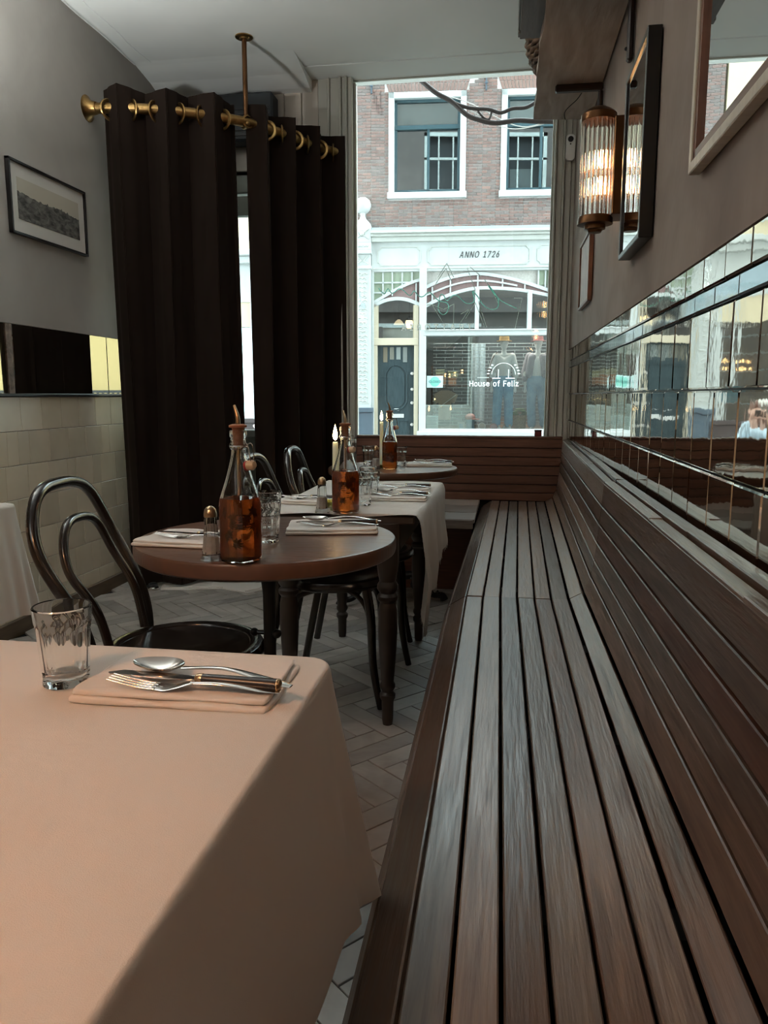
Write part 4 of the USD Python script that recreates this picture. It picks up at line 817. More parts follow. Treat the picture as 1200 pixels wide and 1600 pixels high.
def make_napkin(label, group, loc, rz, sx=.235, sy=.155):
    t = thing('napkin', label, 'napkin', loc, rz, group)
    obj('lower_fold', mv(soft_slab(sx, sy, .0070, 1), (0, 0, .0004)), napkin_cloth, t, smooth=True); obj('upper_fold', mv(soft_slab(sx - .006, sy - .008, .0060, 2), (-.002, .003, .0076), rz=1.2), napkin_cloth, t, smooth=True); return t
def ribbon(path, ws, ts, n=40, m=10):
    """flat metal swept along path (x, z); ws half widths, ts half thicknesses"""
    p = spline(np.c_[np.array(path)[:, 0], np.zeros(len(path)), np.array(path)[:, 1]], n); f = np.linspace(0, 1, n); W = np.interp(f, np.linspace(0, 1, len(ws)), ws); T = np.interp(f, np.linspace(0, 1, len(ts)), ts); d = np.gradient(p, axis=0); d /= np.linalg.norm(d, axis=1, keepdims=True); up = np.stack([-d[:, 2], 0 * d[:, 0], d[:, 0]], 1); a = np.arange(m) * 2 * PI / m
    R = p[:, None] + np.array([0, 1, 0]) * (W[:, None, None] * np.cos(a)[None, :, None]) + up[:, None] * (T[:, None, None] * np.sin(a)[None, :, None]); R = np.concatenate([R, R[:, :1]], 1); e0, e1 = np.repeat(p[None, :1], m + 1, 1), np.repeat(p[None, -1:], m + 1, 1)
    return grid(np.concatenate([e0, R, e1], 0))
HANDLE = [(.02, .004), (.05, .0085), (.09, .0075), (.13, .0045), (.145, .004)]
def make_fork(label, group, loc, rz, tilt=None):   # points along -x, handle end at +x
    t = thing('fork', label, 'fork', loc, rz, group, tilt); ms = []
    ms.append(ribbon([(-.045, .0035), (-.030, .002), (-.012, .0055), (.004, .0085)], [.0105, .0120, .0095, .0032], [.0009, .0012, .0014, .0016]))
    for k in range(4): y = -.0093 + k * .0062; ms.append(mv(ribbon([(-.097, .012), (-.08, .0085), (-.060, .0048), (-.040, .0032)], [.0008, .0016, .0019, .002], [.0007, .001, .0011, .0011], 16, 8), (0, y, 0)))
    obj('head', ms, steel, t, smooth=50); obj('handle', ribbon([(0, .0083), (.03, .0092), (.06, .0075), (.095, .004), (.105, .0035)], [.0031, .0035, .0062, .0092, .006], [.0016, .0019, .0017, .0015, .001]), steel, t, smooth=50); return t
def make_spoon(label, group, loc, rz, tilt=None):
    t = thing('spoon', label, 'spoon', loc, rz, group, tilt); n, m = 20, 40; a = np.linspace(0, 2 * PI, m, endpoint=False); R = []
    for q, dz in [(0, 0), (.3, .09), (.6, .36), (.85, .72), (1.0, 1.0)]: R.append(np.c_[-.064 + .034 * q * np.cos(a) * (1 - .12 * np.cos(a)), .0215 * q * np.sin(a) * (1 + .10 * np.cos(a)), np.full(m, .001 + .0095 * dz)])
    for q, dz in [(1.0, 1.0), (.85, .72), (.6, .36), (.3, .09), (0, 0)]: R.append(np.c_[-.064 + .034 * (q * .985) * np.cos(a) * (1 - .12 * np.cos(a)), .0215 * q * .985 * np.sin(a) * (1 + .10 * np.cos(a)), np.full(m, .0022 + .0095 * dz)])
    P = np.array(R); P = np.concatenate([P, P[:, :1]], 1); obj('bowl', grid(P), steel, t, smooth=60); obj('handle', ribbon([(-.033, .009), (-.018, .0105), (.02, .0145), (.06, .011), (.10, .005), (.110, .004)], [.0052, .0036, .0036, .0062, .009, .005], [.0016, .002, .0019, .0016, .0014, .001]), steel, t, smooth=50); return t
def make_knife(label, group, loc, rz, tilt=None):
    t = thing('knife', label, 'knife', loc, rz, group, tilt)
    obj('blade', extrude(Polygon([(-.115, -.004), (-.11, -.008), (-.02, -.008), (.005, -.004), (.005, .004), (-.06, .0075), (-.10, .006)]), .0018), steel, t)
    obj('handle', mv(ribbon([(.0, 0), (.02, 0), (.06, 0), (.095, 0)], [.0062, .0072, .0076, .0085], [.0055, .0062, .0064, .0068], 30, 12), (0, 0, .001)), handle_black, t, smooth=50); obj('ferrule', mv(ribbon([(-.004, 0), (.001, 0), (.004, 0)], [.0058, .0066, .0066], [.005, .006, .006], 8, 12), (0, 0, .001)), spout_metal, t, smooth=50); obj('end_cap', sphere((.096, 0, .001), .0072, 2, (.6, 1.1, 1)), spout_metal, t, smooth=50); return t
NP, FK, SP, KN = 'folded napkins', 'steel forks', 'steel spoons', 'table knives'
nap = make_napkin('folded white napkin on the nearest white tablecloth', NP, (-.372, .845, .7518), 0)
ZN = .7518 + .0140
fork = make_fork('steel fork nearest the camera, tines pointing left on the napkin', FK, (-.352, .795, ZN), 2)
spoon = make_spoon('large steel spoon behind the nearest fork', SP, (-.345, .826, ZN + .003), -10)
knife = make_knife('knife with dark round handle between the nearest fork and spoon', KN, (-.347, .809, ZN + .008), -3)
def setting(loc, rz, z, what, full=True, sc=1.0):
    dup(nap, (*loc, z), rz, 'folded white napkin ' + what, NP, scale=(sc, 1.15, 1)); c, s = math.cos(math.radians(rz)), math.sin(math.radians(rz)); zz = z + .0140
    q = lambda x, y: (loc[0] + c * x - s * y, loc[1] + s * x + c * y)
    dup(knife, (*q(.02, -.012), zz + .007), rz - 3, 'dark-handled knife ' + what, KN); dup(fork, (*q(.015, -.035), zz), rz + 3, 'steel fork ' + what, FK)
    if full: dup(spoon, (*q(.02, .02), zz + .003), rz - 9, 'steel spoon ' + what, SP)
setting((-.452, 1.955), 12, .7502, 'at the right rear of the bare round table')
setting((-.745, 1.735), -4, .7502, 'at the left rim of the bare round table', False)
setting((-.405, 2.80), 3, .7225, 'on the ragged cloth, right side, nearer one')
setting((-.42, 3.06), 3, .7225, 'on the ragged cloth, right side, farther one', False)
setting((-.705, 2.66), -5, .7225, 'on the ragged cloth, left side', False, .8)
setting((-.405, 4.03), 4, .7352, 'on the round table by the window')
dup(tum, (-.568, 1.760, .7502), 10, 'fluted tumbler right of the nearest oil bottle', TU)
dup(tum, (-.625, 1.955, .7502), 25, 'fluted tumbler half hidden behind the nearest oil bottle', TU)
dup(tum, (-.492, 2.606, .7225), 5, 'fluted tumbler right of the middle oil bottle, in front', TU)
dup(tum, (-.50, 2.80, .7225), 15, 'fluted tumbler right of the middle oil bottle, in the second row', TU)
dup(tum, (-.545, 2.99, .7225), 22, 'fluted tumbler at the far end of the ragged cloth', TU)
dup(tum, (-.735, 4.05, .7352), 12, 'fluted tumbler at the left of the window table', TU)
dup(tum, (-.553, 3.99, .7352), 30, 'fluted tumbler right of the farthest oil bottle', TU)
dup(bot, (-.516, 2.425, .7225), -32, 'swing-top bottle of amber oil in the middle, beside the ragged cloth candle', OB)
dup(bot, (-.582, 3.80, .7352), 15, 'swing-top bottle of amber oil farthest away, on the window table', OB)
dup(salt, (-.592, 2.413, .7225), 0, 'salt shaker left of the middle oil bottle', SS)
dup(salt, (-.652, 3.80, .7352), 0, 'salt shaker left of the farthest oil bottle', SS)
CD = 'lit cream candles'
make_candle('lit candle left of the middle oil bottle', CD, (-.560, 2.475, .7225), .228)
make_candle('lit candle left of the farthest oil bottle', CD, (-.632, 3.855, .7352), .235)
t = thing('lemon_dish', 'small dish with lemon wedges behind the middle salt shaker', 'dish', (-.60, 2.54, .7225)); obj('bowl', lathe([(0, 0), (.022, 0), (.032, .02), (.030, .02), (.020, .004), (0, .004)], 24), dish_glass, t, smooth=40)
for k in range(3): obj('wedge', sphere((-.012 + .012 * k, (-1) ** k * .007, .018), .013, 2, (1, .7, .8)), plain('lemon_%d' % k, (.62, .50, .08), .5), t, smooth=True)

t = make_bottle('swing-top bottle of amber oil on the nearest table, left of the picture', OB, (-.80, .80, .7525), 30)
make_candle('lit candle on the nearest table, left of the picture', CD, (-.80, .70, .7525), .2)

t = thing('floor_mat', 'crumpled off-white mat lying on the floor at the hem of the wide curtain', 'mat'); r = np.random.RandomState(3)
mp = Polygon([(-1.93, 4.02), (-1.97, 4.14), (-1.73, 4.20), (-1.44, 4.235), (-1.37, 4.225), (-1.37, 4.10), (-1.43, 4.03), (-1.60, 4.10), (-1.76, 4.06)]).buffer(.01)
obj('sheet', mv(extrude(mp, .006), (0, 0, .0015)), napkin_cloth, t); obj('fold', [tube([(-1.93, 4.03, .008), (-1.76, 4.07, .010), (-1.60, 4.108, .009)], .005, 6), tube([(-1.44, 4.04, .008), (-1.385, 4.11, .010), (-1.38, 4.21, .008)], .005, 6)], napkin_cloth, t, smooth=40)
t = thing('door_stop', 'small round metal door stop on the floor by the curtain', 'door stop', (-1.985, 4.02, .001)); obj('base', lathe([(0, 0), (.033, 0), (.033, .012), (.026, .018), (0, .018)], 24), steel, t, smooth=40); obj('bumper', lathe([(.020, .018), (.026, .018), (.026, .034), (.018, .040), (0, .040)], 24), black_plastic, t, smooth=40)
# ------------------------------------------------------------------ lamps
bulb = M('bulb', {'e': ('emission', dict(color=(1.0, .50, .18), strength=SCONCE))}, [], surface='e.emission')
rod_glass = plain('rod_glass', (.96, .95, .92), .03, transmission_weight=1.0, ior=1.45)
def rwp(xl, yl, z=0):
    c, s = math.cos(math.radians(RWZ)), math.sin(math.radians(RWZ)); return np.array([RW[0] + c * xl - s * yl, RW[1] + s * xl + c * yl, z])
def make_sconce(label, group, y, z):
    t = thing('wall_sconce', label, 'wall lamp', rwp(0, y, z), RWZ, group); X, R = -.095, .056
    obj('back_box', box((-.048, -.062, -.165), (-.002, .062, .15), .003), dark_brass, t)
    obj('top_cap', mv(lathe([(0, .150), (R + .002, .150), (R + .004, .156), (R + .004, .172), (R - .004, .180), (R - .016, .188), (.025, .196), (0, .198)], 36), (X, 0, 0)), dark_brass, t, smooth=40)
    obj('bottom_cap', mv(lathe([(0, -.215), (.022, -.213), (.026, -.205), (.036, -.202), (.036, -.188), (R + .004, -.186), (R + .004, -.168), (R, -.160), (0, -.160)], 36), (X, 0, 0)), dark_brass, t, smooth=40)
    for k in range(20):
        a = 2 * PI * k / 20 + .1
        if math.cos(a) > .93: continue
        obj('glass_rod', mv(lathe([(0, -.162), (.0062, -.162), (.0062, .152), (0, .152)], 12), (X + (R - .005) * math.cos(a), (R - .005) * math.sin(a), 0)), rod_glass, t, smooth=40)
    for zz in (.028, -.058):
        b = obj('bulb', mv(lathe([(0, -.028), (.011, -.026), (.0165, -.012), (.0165, .004), (.010, .022), (.007, .030), (0, .030)], 20), (X + .012, 0, zz)), bulb, t, smooth=40)
    obj('stem', tube([(X + .012, 0, -.165), (X + .012, 0, -.09)], .007, 8), dark_brass, t)
    return t
WS = 'brass wall lamps with glass rods'
scn = make_sconce('brass wall lamp with upright glass rods and two glowing bulbs', WS, 2.88, 1.875)
dup(scn, rwp(0, .15, 1.875), RWZ, 'unseen brass wall lamp with glass rods beside the camera, warming the nearest table')  # copies out of view: this one warms the table, others mirror in the window
dup(scn, rwp(0, -4.6, 1.95), RWZ, 'brass wall lamp with glass rods at the end of the room, out of view')
dup(scn, rwp(0, -2.3, 1.875), RWZ, 'brass wall lamp with glass rods far behind the camera, out of view')
opal = M('opal', {'e': ('emission', dict(color=(1.0, .46, .19), strength=UNSEEN_PENDANT))}, [], surface='e.emission')
def make_unseen_pendant(label, loc):  # out of view, placed to throw warm light on the nearest table
    t = thing('pendant_lamp', label, 'ceiling lamp', loc, 0); H = CZ - loc[2]
    obj('shade', lathe([(.165, -.02), (.16, .02), (.12, .08), (.06, .115), (.022, .13), (.02, .15), (0, .15), (0, .146), (.016, .146), (.018, .126), (.056, .11), (.115, .076), (.155, .018), (.161, -.02)], 40, True), dark_brass, t, smooth=40)
    obj('bulb', sphere((0, 0, .045), .05, 3), opal, t, smooth=True); obj('cord', [tube([(0, 0, .145), (0, 0, H - .02)], .004, 6), lathe([(0, H - .03), (.05, H - .02), (.05, H), (0, H)], 24)], brass, t, smooth=40); return t
pen = make_unseen_pendant('unseen brass dome lamp over the nearest table, placed to warm its cloth', (-.78, .12, 1.72))
dup(pen, (-.7, -2.4, 1.72), 0, 'unseen brass dome lamp behind the camera, giving warm light')
added_up_glow = M('added_up_glow', {'e': ('emission', dict(color=(.96, 1.0, .97), strength=ADDED_UPLIGHT))}, [], surface='e.emission')
def make_added_uplight(label, y):  # added fill lamps out of view, brightening the ceiling and the room
    t = thing('wall_uplight', label, 'wall lamp', (LX, y, 2.12), 0)
    obj('bowl', mv(lathe([(0, -.06), (.05, -.055), (.10, -.02), (.125, .04), (.120, .04), (.095, -.012), (.05, -.045), (0, -.05)], 32), (.14, 0, 0)), white_plastic, t, smooth=40)
    obj('lamp', mv(lathe([(0, .0), (.075, .0), (.075, .012), (0, .012)], 28), (.14, 0, 0)), added_up_glow, t); obj('arm', box((0, -.02, -.04), (.06, .02, .0), .004), brass, t); obj('wall_plate', box((.0005, -.05, -.08), (.01, .05, .04), .003), brass, t); return t
upl = make_added_uplight('added white bowl uplighter out of view on the left wall, fill light for the ceiling', 2.45)
dup(upl, (LX, -1.8, 2.12), 0, 'added white bowl uplighter behind the camera, fill light for the room')
# ------------------------------------------------------------------ right wall: shelf, frames
shelf_wood = varied('shelf_wood', (.24, .185, .15), (.38, .31, .26), 4, .75, vec=(6, 1, 6), bump=.003, bscale=6)
dark_wood = varied('dark_wood', (.045, .028, .022), (.085, .055, .042), 5, .55, vec=(8, 1.5, 8), bump=.002)
bracket_iron = plain('bracket_iron', (.022, .013, .011), .45, .3)
t = thing('wall_shelf', 'thick rough wooden shelf board high on the right wall', 'shelf', rwp(0, 0, 2.42), RWZ)
n = 40; ys = np.linspace(.7, 4.03, n); ed = [(-.285 + .004 * math.sin(7 * y) + .003 * math.sin(19 * y), y) for y in ys]
sh = extrude(Polygon(ed + [(-.008, 4.06), (-.008, .7)]), .038); obj('board', sh, shelf_wood, t)
obj('check', tube(spline([(-.13, 4.045, -.001), (-.14, 3.95, -.001), (-.12, 3.86, -.001), (-.10, 3.80, -.001), (-.085, 3.72, -.001)], 24), .002, 5), gap_dark, t)
for y in (3.62, 2.80, 1.6):
    t = thing('shelf_bracket', 'dark iron shelf bracket ' + {3.62: 'just above the brass wall lamp', 2.8: 'above the black framed mirror', 1.6: 'above the wooden framed mirror, out of the picture'}[y], 'bracket', rwp(0, y, 2.42), RWZ)
    obj('arm', box((-.205, -.016, -.030), (-.004, .016, -.001), .006), bracket_iron, t); obj('wall_leg', box((-.024, -.016, -.24), (-.004, .016, -.03), .006), bracket_iron, t); obj('screw', sphere((-.026, 0, -.20), .006, 1), iron, t)
t = thing('wooden_crate', 'dark wooden crate jutting out over the shelf edge', 'crate', rwp(-.2, 2.5, 2.459), RWZ)
for k in range(3): obj('bottom_board', box((-.165 + k * .105, -.75, 0), (-.065 + k * .105, .75, .014), .002), dark_wood, t)
for k in range(2): obj('side_board', box((-.172, -.76, .012 + k * .10), (-.156, .76, .105 + k * .10), .002), dark_wood, t); obj('end_board', box((-.155, .745, .012 + k * .10), (.15, .76, .105 + k * .10), .002), dark_wood, t)
obj('batten', box((-.172, .70, -.0001), (.15, .735, .02), .002), dark_wood, t)
wick_a = varied('wicker', (.05, .026, .015), (.19, .11, .065), 30, .7)
t = thing('wicker_basket', 'brown wicker basket on the shelf behind the crate', 'basket', rwp(-.17, 3.62, 2.459), RWZ)
for r in range(11):
    z = .012 + r * .019; R = .095 + .062 * math.sin(min(1, (r + 1) / 8) * PI / 2); a = np.linspace(0, 2 * PI, 64, endpoint=False)
    obj('weave', tube(np.c_[(R + .005 * np.cos(16 * a + r * PI)) * np.cos(a), (R + .005 * np.cos(16 * a + r * PI)) * np.sin(a), np.full(64, z)], .0105, 7, True), wick_a, t, smooth=True)
obj('bottom', lathe([(0, 0), (.10, 0), (.11, .012), (0, .012)], 32), wick_a, t)
white_mat = plain('white_mat', (.62, .60, .56), .8); frame_black = plain('frame_black', (.010, .008, .008), .35); frame_pine = varied('frame_pine', (.50, .42, .33), (.60, .52, .42), 8, .45, vec=(1, 8, 1)); frame_brown = varied('frame_brown', (.12, .045, .025), (.20, .08, .045), 8, .4)
def wframe(name, label, c, y0, y1, z0, z1, dep, fw, mt, inner, imat, lip=None, rd=.012):
    t = thing(name, label, c, rwp(-.001, (y0 + y1) / 2, z0), RWZ); h = (y1 - y0) / 2; H = z1 - z0
    obj('frame', [box((-dep, -h, 0), (-.002, -h + fw, H), .002), box((-dep, h - fw, 0), (-.002, h, H), .002), box((-dep, -h + fw * .5, 0), (-.002, h - fw * .5, fw), .002), box((-dep, -h + fw * .5, H - fw), (-.002, h - fw * .5, H), .002)], mt, t)
    if lip:
        w = .018; a, b = -h + fw, h - fw
        obj('inner_lip', [box((-dep + .004, a, fw), (-.004, a + w, H - fw)), box((-dep + .004, b - w, fw), (-.004, b, H - fw)), box((-dep + .004, a, fw), (-.004, b, fw + w)), box((-dep + .004, a, H - fw - w), (-.004, b, H - fw))], lip, t)
    obj(inner, box((-dep + rd, -h + fw * .5, fw * .5), (-.003, h - fw * .5, H - fw * .5)), imat, t); return t
wframe('framed_mirror', 'mirror in a thick black frame beside the brass wall lamp', 'mirror', 2.285, 2.66, 1.53, 2.07, .040, .016, frame_black, 'mirror_glass', silver_mirror, rd=.006)
wframe('framed_mirror', 'mirror in a pale wooden frame at the top right corner', 'mirror', 1.12, 1.775, 1.555, 2.25, .026, .022, frame_pine, 'mirror_glass', silver_mirror, frame_brown, rd=.012)
pt_ = varied('faded_print', (.34, .28, .25), (.46, .40, .36), 6, .6)
wframe('small_picture', 'narrow brown framed picture below the brass wall lamp, near the window', 'picture', 3.76, 4.22, 1.535, 1.86, .022, .014, frame_brown, 'print', pt_, rd=.008)
# left wall: panorama photograph
t = thing('landscape_picture', 'black framed panoramic landscape photograph on the left wall', 'picture', (LX + .001, 3.605, 1.826), 0); h, H, dp, fw = .318, .325, .022, .011
obj('frame', [box((0, -h, 0), (dp, -h + fw, H), .0015), box((0, h - fw, 0), (dp, h, H), .0015), box((0, -h, 0), (dp, h, fw), .0015), box((0, -h, H - fw), (dp, h, H), .0015)], frame_black, t)
obj('mat', box((.002, -h + .005, .005), (.010, h - .005, H - .005)), white_mat, t)
y0, y1, z0, z1 = -.255, .255, .072, .255
obj('print_sky', box((.009, y0, z0), (.0112, y1, z1)), plain('print_sky_tone', (.50, .46, .38), .8), t)
r = random.Random(2); xs = np.linspace(y0, y1, 60); top = [z0 + .115 - .012 * (x - y0) / .5 + .004 * math.sin(20 * x) + r.uniform(-.002, .004) for x in xs]
for k in (20, 21, 27, 41, 47): top[k] += .008
g = extrude(Polygon(np.vstack([np.c_[xs, top], [(y1, z0), (y0, z0)]])), .0006); v = g.vertices; g.vertices = np.stack([.0112 + v[:, 2], v[:, 0], v[:, 1]], 1); g.faces = g.faces
obj('print_land', g, varied('print_land_tone', (.035, .033, .030), (.19, .18, .165), 22, .8, vec=(1, 1, 2.2), detail=10, lo=.35, hi=.68), t)
# ------------------------------------------------------------------ inside the clothes shop
def skin_mat(n, c, r=.5): return plain(n, c, r)
mq_white = plain('mannequin_white', (.82, .80, .77), .4); denim = varied('denim', (.13, .36, .54), (.26, .54, .72), 9, .8); denim_b = varied('denim_pale', (.26, .42, .56), (.44, .60, .72), 9, .8)
lace = plain('lace', (.84, .82, .78), .8); tweed = varied('tweed', (.30, .26, .28), (.48, .44, .46), 60, .9); straw = plain('straw', (.58, .34, .08), .7); rose = plain('rose', (.62, .22, .20), .7); bag_brown = plain('bag_brown', (.13, .06, .04), .6)
def mannequin(label, loc, rz, jeans, top, hat, lean=0, jacket=None):
    t = thing('mannequin', label, 'mannequin', loc, rz)
    P = lambda *a: np.array(a, float); hip = .86
    body = [(P(0, 0, 1.00), .115, P(0, 0, 1.22), .105), (P(-.13, 0, 1.33), .055, P(.13, 0, 1.33), .055), (P(0, 0, 1.22), .10, P(-.10, 0, 1.32), .06), (P(0, 0, 1.22), .10, P(.10, 0, 1.32), .06), (P(0, 0, 1.33), .05, P(0, -.01, 1.46), .042), (P(0, -.02, 1.50), .058, P(0, -.015, 1.58), .078), (P(0, -.035, 1.47), .04, P(0, -.03, 1.5), .055)]
    for s in (-1, 1):
        body += [(P(s * .165, 0, 1.32), .045, P(s * .205, .02, 1.07), .036), (P(s * .205, .02, 1.07), .036, P(s * .215, -.03, .86), .026), (P(s * .215, -.03, .86), .024, P(s * .212, -.05, .76), .020),
                 (P(s * .08, 0, .90), .09, P(s * .095, 0, .50), .06), (P(s * .095, 0, .50), .055, P(s * .105 + lean, .01, .10), .036), (P(s * .105 + lean, .02, .045), .036, P(s * .115 + lean, -.13, .022), .022)]
    for s in (-1, 1):
        for q in range(4): body.append((P(s * .212 + (q - 1.5) * .011, -.05, .75), .007, P(s * .212 + (q - 1.5) * .013, -.065, .68 + .008 * abs(q - 1.5)), .005))
        body.append((P(s * .196, -.055, .76), .008, P(s * .185, -.075, .71), .006))
    obj('body', chain(body, .02, 8), mq_white, t, smooth=True)
    j = [(P(0, 0, .98), .132, P(0, 0, .90), .145)]
    for s in (-1, 1): j += [(P(s * .085, 0, .88), .105, P(s * .10, 0, .50), .082), (P(s * .10, 0, .50), .082, P(s * .112 + lean, .01, .12), .076)]
    obj('jeans', chain(j, .025, 6), jeans, t, smooth=True)
    b = [(P(0, 0, .99), .135, P(0, 0, 1.20), .125), (P(0, 0, 1.2), .12, P(-.12, 0, 1.32), .07), (P(0, 0, 1.2), .12, P(.12, 0, 1.32), .07)]
    for s in (-1, 1): b += [(P(s * .15, 0, 1.33), .062, P(s * .215, .02, 1.07), .068), (P(s * .215, .02, 1.07), .066, P(s * .22, -.02, .98), .050)]
    obj('top', chain(b, .025, 5), top, t, smooth=True)
    if jacket:
        for s in (-1, 1): obj('jacket_front', chain([(P(s * .10, -.06, 1.30), .075, P(s * .135, -.06, 1.02), .080), (P(s * .155, 0, 1.33), .07, P(s * .225, .02, 1.05), .07), (P(s * .225, .02, 1.05), .066, P(s * .22, -.03, .92), .05)], .03, 4), jacket, t, smooth=True)
    if hat: obj('hat', mv(lathe([(0, 1.60), (.135, 1.595), (.14, 1.602), (.09, 1.612), (.088, 1.66), (.078, 1.70), (.04, 1.715), (0, 1.712)], 28), (0, -.01, 0)), hat, t, smooth=40)
    return t
def fp(x, y, z):   # a point of the facade frame in the world
    a = math.radians(FL); return np.array([FA[0] + math.cos(a) * x - math.sin(a) * y, FA[1] + math.sin(a) * x + math.cos(a) * y, z])
m1 = mannequin('white mannequin in a yellow straw hat, lace blouse and blue jeans', fp(-.08, .30, .47), FL, denim, lace, straw)
obj('handbag', [box((-.30, -.05, .86), (-.19, .05, 1.12), .02), tube(spline([(-.245, 0, 1.1), (-.20, -.06, 1.30), (-.12, 0, 1.40), (-.22, .05, 1.25), (-.245, 0, 1.1)], 30), .008, 6)], bag_brown, m1)
mannequin('white mannequin in a pink hat, tweed jacket and pale jeans', fp(.53, .32, .47), FL - 12, denim_b, lace, rose, .03, tweed)
t = ft('security_grille', 'pale roll-down security grille with bars in a brick pattern', 'grille'); gw = plain('grille_white', (.52, .58, .58), .5)
r = random.Random(8)
for k in range(25): obj('rod', tube([(-1.36, .62, .56 + k * .062), (1.6, .62, .56 + k * .062)], .0055, 5), gw, t)
vb = []
for k in range(24):
    for x in np.arange(-1.3 + (.16 if k % 2 else 0), 1.6, .32): vb.append(box((x - .005, .615, .56 + k * .062), (x + .005, .625, .622 + k * .062)))
obj('link', vb, gw, t, kind='stuff')
# shelves and clothes at the back
grey_cloth = plain('grey_cloth', (.22, .27, .29), .9); beige_cloth = plain('beige_cloth', (.50, .40, .32), .9); tan_box = plain('tan_box', (.34, .20, .13), .8); green_box = plain('green_box', (.28, .30, .20), .8)
t = ft('hanging_cloth', 'pale grey cloth panel hanging at the back of the shop window', 'cloth'); yy = np.linspace(-.62, -.36, 40)
obj('cloth', grid(np.array([[(x, 1.5 + .02 * math.sin(60 * x), z) for z in np.linspace(.6, 2.1, 3)] for x in yy]), .01), plain('panel_cloth', (.36, .44, .47), .8), t)
for k, (x, z, mt, w, h) in enumerate(((-1.22, 1.402, tan_box, .2, .2), (-.99, 1.377, tan_box, .16, .15), (-.98, 1.522, green_box, .20, .12), (-1.24, 1.562, green_box, .17, .10), (-.2, 1.452, grey_cloth, .3, .3), (.05, .572, tan_box, .2, .2), (.38, .622, tan_box, .3, .3))):
    t = ft('storage_box', ['brown box on the shop shelf, lower left of the pile', 'brown box on the shop shelf, lower right of the pile', 'olive box on the shop shelf, upper right of the pile', 'olive box on the shop shelf, upper left of the pile', 'grey box behind the straw-hatted mannequin', 'brown box behind the jeans of the straw-hatted mannequin', 'large brown box between the two mannequins'][k], 'box')
    obj('body', box((x - w / 2, 1.7, z - h / 2), (x + w / 2, 1.95, z + h / 2), .006), mt, t); obj('lid', box((x - w / 2 - .006, 1.69, z + h / 2 - .03), (x + w / 2 + .006, 1.96, z + h / 2 + .004), .006), mt, t)
t = ft('shop_rack', 'dark rack of two shelf boards at the back of the shop', 'rack'); obj('shelf_board', box((-1.4, 1.6, 1.28), (.6, 2.0, 1.30), .004), dark_wood, t); obj('shelf_board', box((-1.4, 1.6, .83), (.6, 2.0, .85), .004), dark_wood, t)
for x in (-1.42, .58): obj('upright', box((x, 1.96, .47), (x + .04, 2.0, 1.7), .004), dark_wood, t)
t = ft('hanging_vest', 'beige short-sleeved top hanging on a hanger in the shop window', 'top')
g = Polygon([(-1.33, 1.12), (-1.20, 1.19), (-1.06, 1.19), (-.90, 1.11), (-.96, .96), (-1.02, .98), (-1.03, .66), (-1.25, .66), (-1.24, .98), (-1.30, .96)])
obj('garment', upright(mv(extrude(g.buffer(.012).buffer(-.006), .035)), .38), beige_cloth, t); obj('hanger', tube(spline([(-1.30, .36, 1.14), (-1.13, .36, 1.24), (-.94, .36, 1.14)], 20), .006, 6), dark_wood, t); obj('hook', tube(spline([(-1.13, .36, 1.24), (-1.13, .36, 1.28), (-1.11, .36, 1.30), (-1.10, .36, 1.28)], 12), .004, 5), steel, t); obj('bag_strap', tube([(-.92, .335, 1.12), (-1.24, .335, .88)], .007, 6), lace, t)
t = ft('closed_sign', 'square sign with a green disc reading CLOSED on the shop glass', 'sign'); obj('card', box((-1.46, .006, 1.24), (-1.17, .018, 1.45), .002), plain('sign_pale', (.52, .72, .72), .5), t)
obj('disc', upright(mv(extrude(shapely.Point(0, 0).buffer(.088), .002), (-1.315, 1.345, 0)), .006), plain('sign_teal', (.20, .55, .46), .5), t); m_ = mv(meshkit.text_mesh('CLOSED', .040, .002, True), (0, 0, 0)); w = m_.bounds[1][0]; obj('lettering', upright(mv(m_, (-1.315 - w / 2 * 1.0, 1.325, 0), s=(1.0, 1, 1)), .0035), plain('sign_dark', (.06, .20, .20), .5), t)
t = ft('shop_lettering', 'white shop name in serif letters with a round wreath on the shop glass', 'lettering'); lw = plain('letter_white', (.82, .86, .85), .5)
x = -.70
for ch in 'House of Feliz':
    if ch == ' ': x += .048; continue
    m_ = meshkit.text_mesh(ch, .098, .004, True); b = m_.bounds; m_ = mv(m_, s=(.86, 1, 1)); b = m_.bounds; obj('letter', upright(mv(m_, (x - b[0][0], 1.262, 0)), .019), lw, t); x += b[1][0] - b[0][0] + .013
for k in range(15):
    a = PI * (.03 + .94 * k / 14); cx, cz = -.10 + .27 * math.cos(a), 1.46 + .26 * math.sin(a)
    if .25 < a / PI < .75: continue
    obj('leaf', upright(mv(extrude(Polygon([(-.03, 0), (0, .014), (.03, 0), (0, -.014)]), .003), (cx, cz, 0), rz=0).apply_translation([0, 0, 0]), .018), lw, t)
obj('wreath_arc', upright(extrude(Polygon([(-.10 + r_ * math.cos(a), 1.46 + r_ * math.sin(a)) for r_, aa in ((.215, np.linspace(.05, PI - .05, 40)), (.205, np.linspace(PI - .05, .05, 40))) for a in aa]), .003), .018), lw, t)
obj('column_mark', [box((-.20, .012, 1.40), (-.185, .018, 1.56)), box((-.02, .012, 1.40), (-.005, .018, 1.56)), box((-.30, .012, 1.395), (-.15, .018, 1.412)), box((-.06, .012, 1.395), (.10, .018, 1.412))], lw, t)
obj('wavy_mark', tube([(-.56 + .012 * k, .014, 1.415 + .008 * (-1) ** k) for k in range(18)], .004, 5), lw, t)
t = ft('price_sheet', 'tall white sheet leaning in the lower left of the shop window', 'sheet'); obj('sheet', mv(box((-1.47, .20, .475), (-1.25, .212, .74), .002), rx=0), plain('sheet_white', (.68, .80, .82), .5), t); obj('print_line', [box((-1.44, .198, .70 - k * .03), (-1.30 + .02 * (k % 3), .2005, .706 - k * .03)) for k in range(5)], grey_cloth, t)
